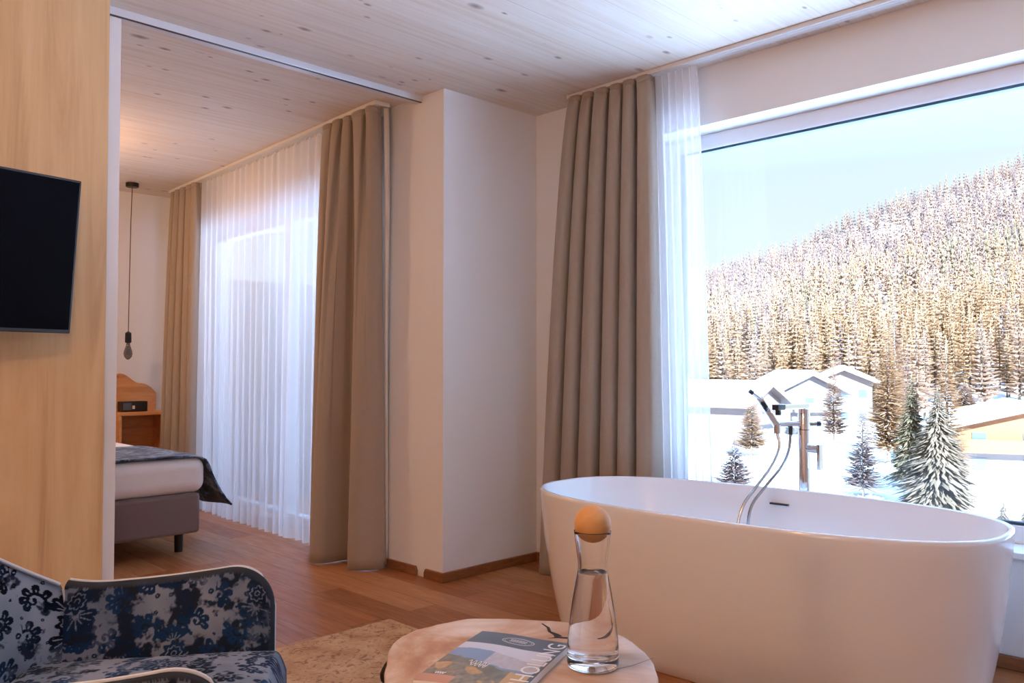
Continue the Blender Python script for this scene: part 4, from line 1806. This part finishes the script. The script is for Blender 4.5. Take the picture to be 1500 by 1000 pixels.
# pick tree places: dense forest on the slope, with clearings
places = []
u = 122.0
while u < 660:
    du = 3.9 + (u - 122) * .0045
    v = -.02 * u
    while v < .70 * u:
        uu, vv = u + rT.uniform(-.5, .5) * du, v + rT.uniform(-.5, .5) * 5
        v += 4.3 + (u - 122) * .0022
        cl = mnoise.noise((uu * .020, vv * .028, 3.3)) + .5 * mnoise.noise((uu * .07, vv * .07, 8.1))
        f = (uu - 122) / 520
        thr = .56 - .36 * max(0, f - .62) / .38
        if cl > thr: continue
        px, = (vv / uu,)
        if uu < 136 and px > .50: continue                # open pasture behind the orange chalet
        kn = mnoise.noise((uu * .016, vv * .016, 12)) + rT.uniform(-.4, .4)
        if f > .52: kind = 'grey' if rT.random() < .5 + .6 * (f - .52) else 'larch'
        else:
            right = (px - .22) / .40
            if kn > .50 - .25 * right and rT.random() < .40 + .25 * right: kind = 'spruce'
            elif kn < -.05: kind = 'gold'
            else: kind = 'larch' if rT.random() < .75 else 'grey'
        places.append((uu, vv, kind, rT.uniform(.7, 1.15), rT.uniform(0, 6.28)))
    u += du
vis = [p for p in places if .21 < p[1] / p[0] < .63]
vis.sort(key=lambda p: p[0] / p[3])
near = vis[:255]
nearset = set(map(id, near))
for (uu, vv, kind, s, a) in near:
    nm, lb, ct, gp = NAMES[kind]
    o = bpy.data.objects.new(nm, meshes[(kind, rT.randrange(len(proto[kind])))])
    COL.objects.link(o)
    o.location = uv(uu, vv, ground(uu, vv))
    o.rotation_euler = (0, 0, a)
    o.scale = (s * 1.0, s * 1.0, s)
    tag(o, lb, ct, gp)
forest_v, forest_f, forest_c = [], [], []
base = 0
for p in places:
    if id(p) in nearset: continue
    uu, vv, kind, s, a = p
    mb = rT.choice((small if uu < 330 else tiny)[kind])
    V = np.array(mb.v)
    c, s_ = math.cos(a), math.sin(a)
    W = np.stack([V[:, 0] * c - V[:, 1] * s_, V[:, 0] * s_ + V[:, 1] * c, V[:, 2]], 1) * s
    q = uv(uu, vv, ground(uu, vv))
    forest_v.append(W + np.array(q))
    forest_c.append(np.array(mb.c))
    forest_f += [tuple(i + base for i in f) for f in mb.f]
    base += len(V)
me = bpy.data.meshes.new('distant_forest')
FV = np.vstack(forest_v)
me.from_pydata(FV.tolist(), [], forest_f)
ca = me.color_attributes.new('Col', 'FLOAT_COLOR', 'POINT')
arr = np.ones((len(FV), 4), np.float32)
arr[:, :3] = np.vstack(forest_c)
ca.data.foreach_set('color', arr.ravel())
me.materials.append(M['larch'])
fo = bpy.data.objects.new('distant_forest', me)
COL.objects.link(fo)
tag(fo, 'dense pale larch forest covering the far snowy hillside', 'forest', None, 'stuff')
print('trees', len(places), len(near), 'faces', len(forest_f))


def single_tree(px, u, h, w, kind, label, tiers=22, per=10, name='larch_tree', group=None):
    v = (px - 750) / 1215 * u
    rt = thing(name, label, 'tree', uv(u, v, ground(u, v)), rT.uniform(0, 6), group)
    tree_mesh(rT, h, w, int(tiers * 2.0), int(per * 3.0), kind, False, .32).build('crown', M['larch'], rt, merge=False, recalc=False)
    b = MB()
    b.tube([(0, 0, -.5), (0, 0, h * .5), (0, 0, h * .98)], [h * .014, h * .009, h * .002], 7)
    b.build('trunk', M['trunk'], rt, smooth=True)
    return rt


single_tree(1372, 58, 8.3, 3.1, 'frosted', 'large grey green spruce dusted with snow behind the right half of the bathtub', 30, 14, 'spruce_tree')
single_tree(1335, 66, 9.0, 2.5, 'spruce', 'dark green spruce rising left behind the large snow dusted spruce', 26, 12, 'spruce_tree')
single_tree(1300, 78, 13.0, 3.2, 'gold', 'tall golden larch left of the dark green spruce', 26, 9)
single_tree(1386, 62, 11.8, 2.3, 'gold', 'tall golden larch between large spruce and orange chalet', 26, 10)
single_tree(1262, 62, 6.5, 2.3, 'grey', 'small pale bare larch standing in the snow right of the bath tap', 24, 7)
single_tree(1310, 86, 16.0, 2.9, 'larch', 'tall tan larch with bare trunk behind the golden larch', 24, 8)
single_tree(1100, 84, 6.2, 2.6, 'gold', 'golden shrub like larch in front of the two left chalets', 20, 9)
single_tree(1075, 64, 4.0, 2.4, 'grey', 'low pale bare larch below the long snow roofed chalet', 16, 7)
single_tree(1220, 96, 9.5, 2.6, 'larch', 'slender tan larch right of the pale gabled chalet', 22, 8)
single_tree(1466, 50, 2.2, .8, 'frosted', 'tiny snowy spruce in the field below the orange chalet', 14, 8, 'spruce_tree')
single_tree(1498, 47, 2.6, .9, 'frosted', 'small snowy spruce at the edge of the field beside the tiny spruce', 14, 8, 'spruce_tree')
single_tree(1412, 128, 6.0, 4.5, 'larch', 'rounded bare tan tree behind the low snow covered shed', 16, 10)

# chalets
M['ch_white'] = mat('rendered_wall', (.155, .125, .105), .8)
M['ch_wood'] = mat('orange_timber', (.20, .062, .010), .7)
M['ch_brown'] = mat('brown_timber', (.12, .075, .055), .7)
M['ch_glass'] = mat('chalet_window', (.06, .08, .10), .2)


def chalet(px, u, w, d, h, roof_h, yaw, label, walls, timber, name='chalet', balcony=True, wins=3, base_off=0.0):
    v = (px - 750) / 1215 * u
    z = ground(u, v) + base_off
    fa = math.atan2(R0.y, R0.x) + yaw                    # local +x along the picture's right, -y towards us
    rt = thing(name, label, 'house', uv(u, v, z), fa)
    b = MB()
    b.box((-w / 2, -d / 2, -1.5), (w / 2, d / 2, h * .55))
    b.build('wall', M[walls], rt)
    b = MB()
    b.box((-w / 2, -d / 2, h * .55), (w / 2, d / 2, h))
    n_ = len(b.v)
    b.add([(-w / 2, -d / 2, h), (w / 2, -d / 2, h), (0, -d / 2, h + roof_h), (-w / 2, d / 2, h), (w / 2, d / 2, h), (0, d / 2, h + roof_h)], [(0, 1, 2), (3, 5, 4)])
    b.build('upper_storey', M[timber], rt)
    ov = 1.1
    sl = roof_h / (w / 2)
    b = MB()
    for sg in (-1, 1):
        e = (w / 2 + ov)
        b.add([(0, -d / 2 - ov, h + roof_h), (sg * e, -d / 2 - ov, h - ov * sl), (sg * e, d / 2 + ov, h - ov * sl), (0, d / 2 + ov, h + roof_h),
               (0, -d / 2 - ov, h + roof_h + .22), (sg * e, -d / 2 - ov, h - ov * sl + .22), (sg * e, d / 2 + ov, h - ov * sl + .22), (0, d / 2 + ov, h + roof_h + .22)],
              [(0, 1, 2, 3), (4, 7, 6, 5), (0, 4, 5, 1), (1, 5, 6, 2), (2, 6, 7, 3), (3, 7, 4, 0)])
    b.build('roof', M['ch_brown'], rt)
    b = MB()
    for sg in (-1, 1):
        e = (w / 2 + ov)
        b.add([(0, -d / 2 - ov, h + roof_h + .23), (sg * e, -d / 2 - ov, h - ov * sl + .23), (sg * e, d / 2 + ov, h - ov * sl + .23), (0, d / 2 + ov, h + roof_h + .23),
               (0, -d / 2 - ov, h + roof_h + .75), (sg * e, -d / 2 - ov, h - ov * sl + .62), (sg * e, d / 2 + ov, h - ov * sl + .62), (0, d / 2 + ov, h + roof_h + .75)],
              [(0, 1, 2, 3), (4, 7, 6, 5), (0, 4, 5, 1), (1, 5, 6, 2), (2, 6, 7, 3), (3, 7, 4, 0)])
    b.build('roof_snow', M['snow'], rt, bevel=.12)
    for k in range(wins):
        x = -w / 2 + w * (k + .5) / wins
        for z0 in (h * .12, h * .64):
            b = MB()
            b.box((x - .55, -d / 2 - .05, z0), (x + .55, -d / 2 + .05, z0 + 1.1))
            b.build('window', M['ch_glass'], rt)
    if balcony:
        b = MB()
        b.box((-w / 2 - .3, -d / 2 - 1.0, h * .50), (w / 2 + .3, -d / 2, h * .55))
        b.box((-w / 2 - .3, -d / 2 - 1.05, h * .50), (w / 2 + .3, -d / 2 - .95, h * .55 + .95))
        b.build('balcony', M[timber], rt)
    return rt


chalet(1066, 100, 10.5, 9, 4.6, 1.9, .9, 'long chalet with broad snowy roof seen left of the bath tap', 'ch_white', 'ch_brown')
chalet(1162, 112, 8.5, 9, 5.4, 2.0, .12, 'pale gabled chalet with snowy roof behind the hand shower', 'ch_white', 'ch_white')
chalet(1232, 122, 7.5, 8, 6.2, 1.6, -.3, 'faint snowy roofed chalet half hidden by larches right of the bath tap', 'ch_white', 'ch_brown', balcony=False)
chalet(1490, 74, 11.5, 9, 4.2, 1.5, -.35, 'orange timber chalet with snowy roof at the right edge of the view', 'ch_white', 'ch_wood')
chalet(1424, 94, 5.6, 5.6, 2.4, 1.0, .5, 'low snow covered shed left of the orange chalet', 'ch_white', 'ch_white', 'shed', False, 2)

# balcony outside the bedroom, seen only through the voile
M['balcony_wood'] = mat('balcony_larch_boards', (.36, .26, .20), .7)
bal = thing('balcony', 'timber balcony screen outside the bedroom seen through the voile', 'balcony')
b = MB()
b.box((.30, -.25, -.15), (1.7, 3.6, -.02), M=BM)
b.build('deck', M['balcony_wood'], bal)
b = MB()
b.box((.32, 3.1, -.02), (1.6, 3.16, 1.9), M=BM)
b.build('side_screen', M['balcony_wood'], bal)
b = MB()
b.box((.30, -.3, 2.45), (.95, 3.7, 2.55), M=BM)
b.build('canopy_board', M['balcony_wood'], bal)
b = MB()
b.box((1.6, -.2, .95), (1.66, 3.5, 1.0), M=BM)
for k in range(20):
    b.box((1.62, -.15 + k * .19, -.02), (1.64, -.02 + k * .19, .95), M=BM)
b.build('railing', M['balcony_wood'], bal)
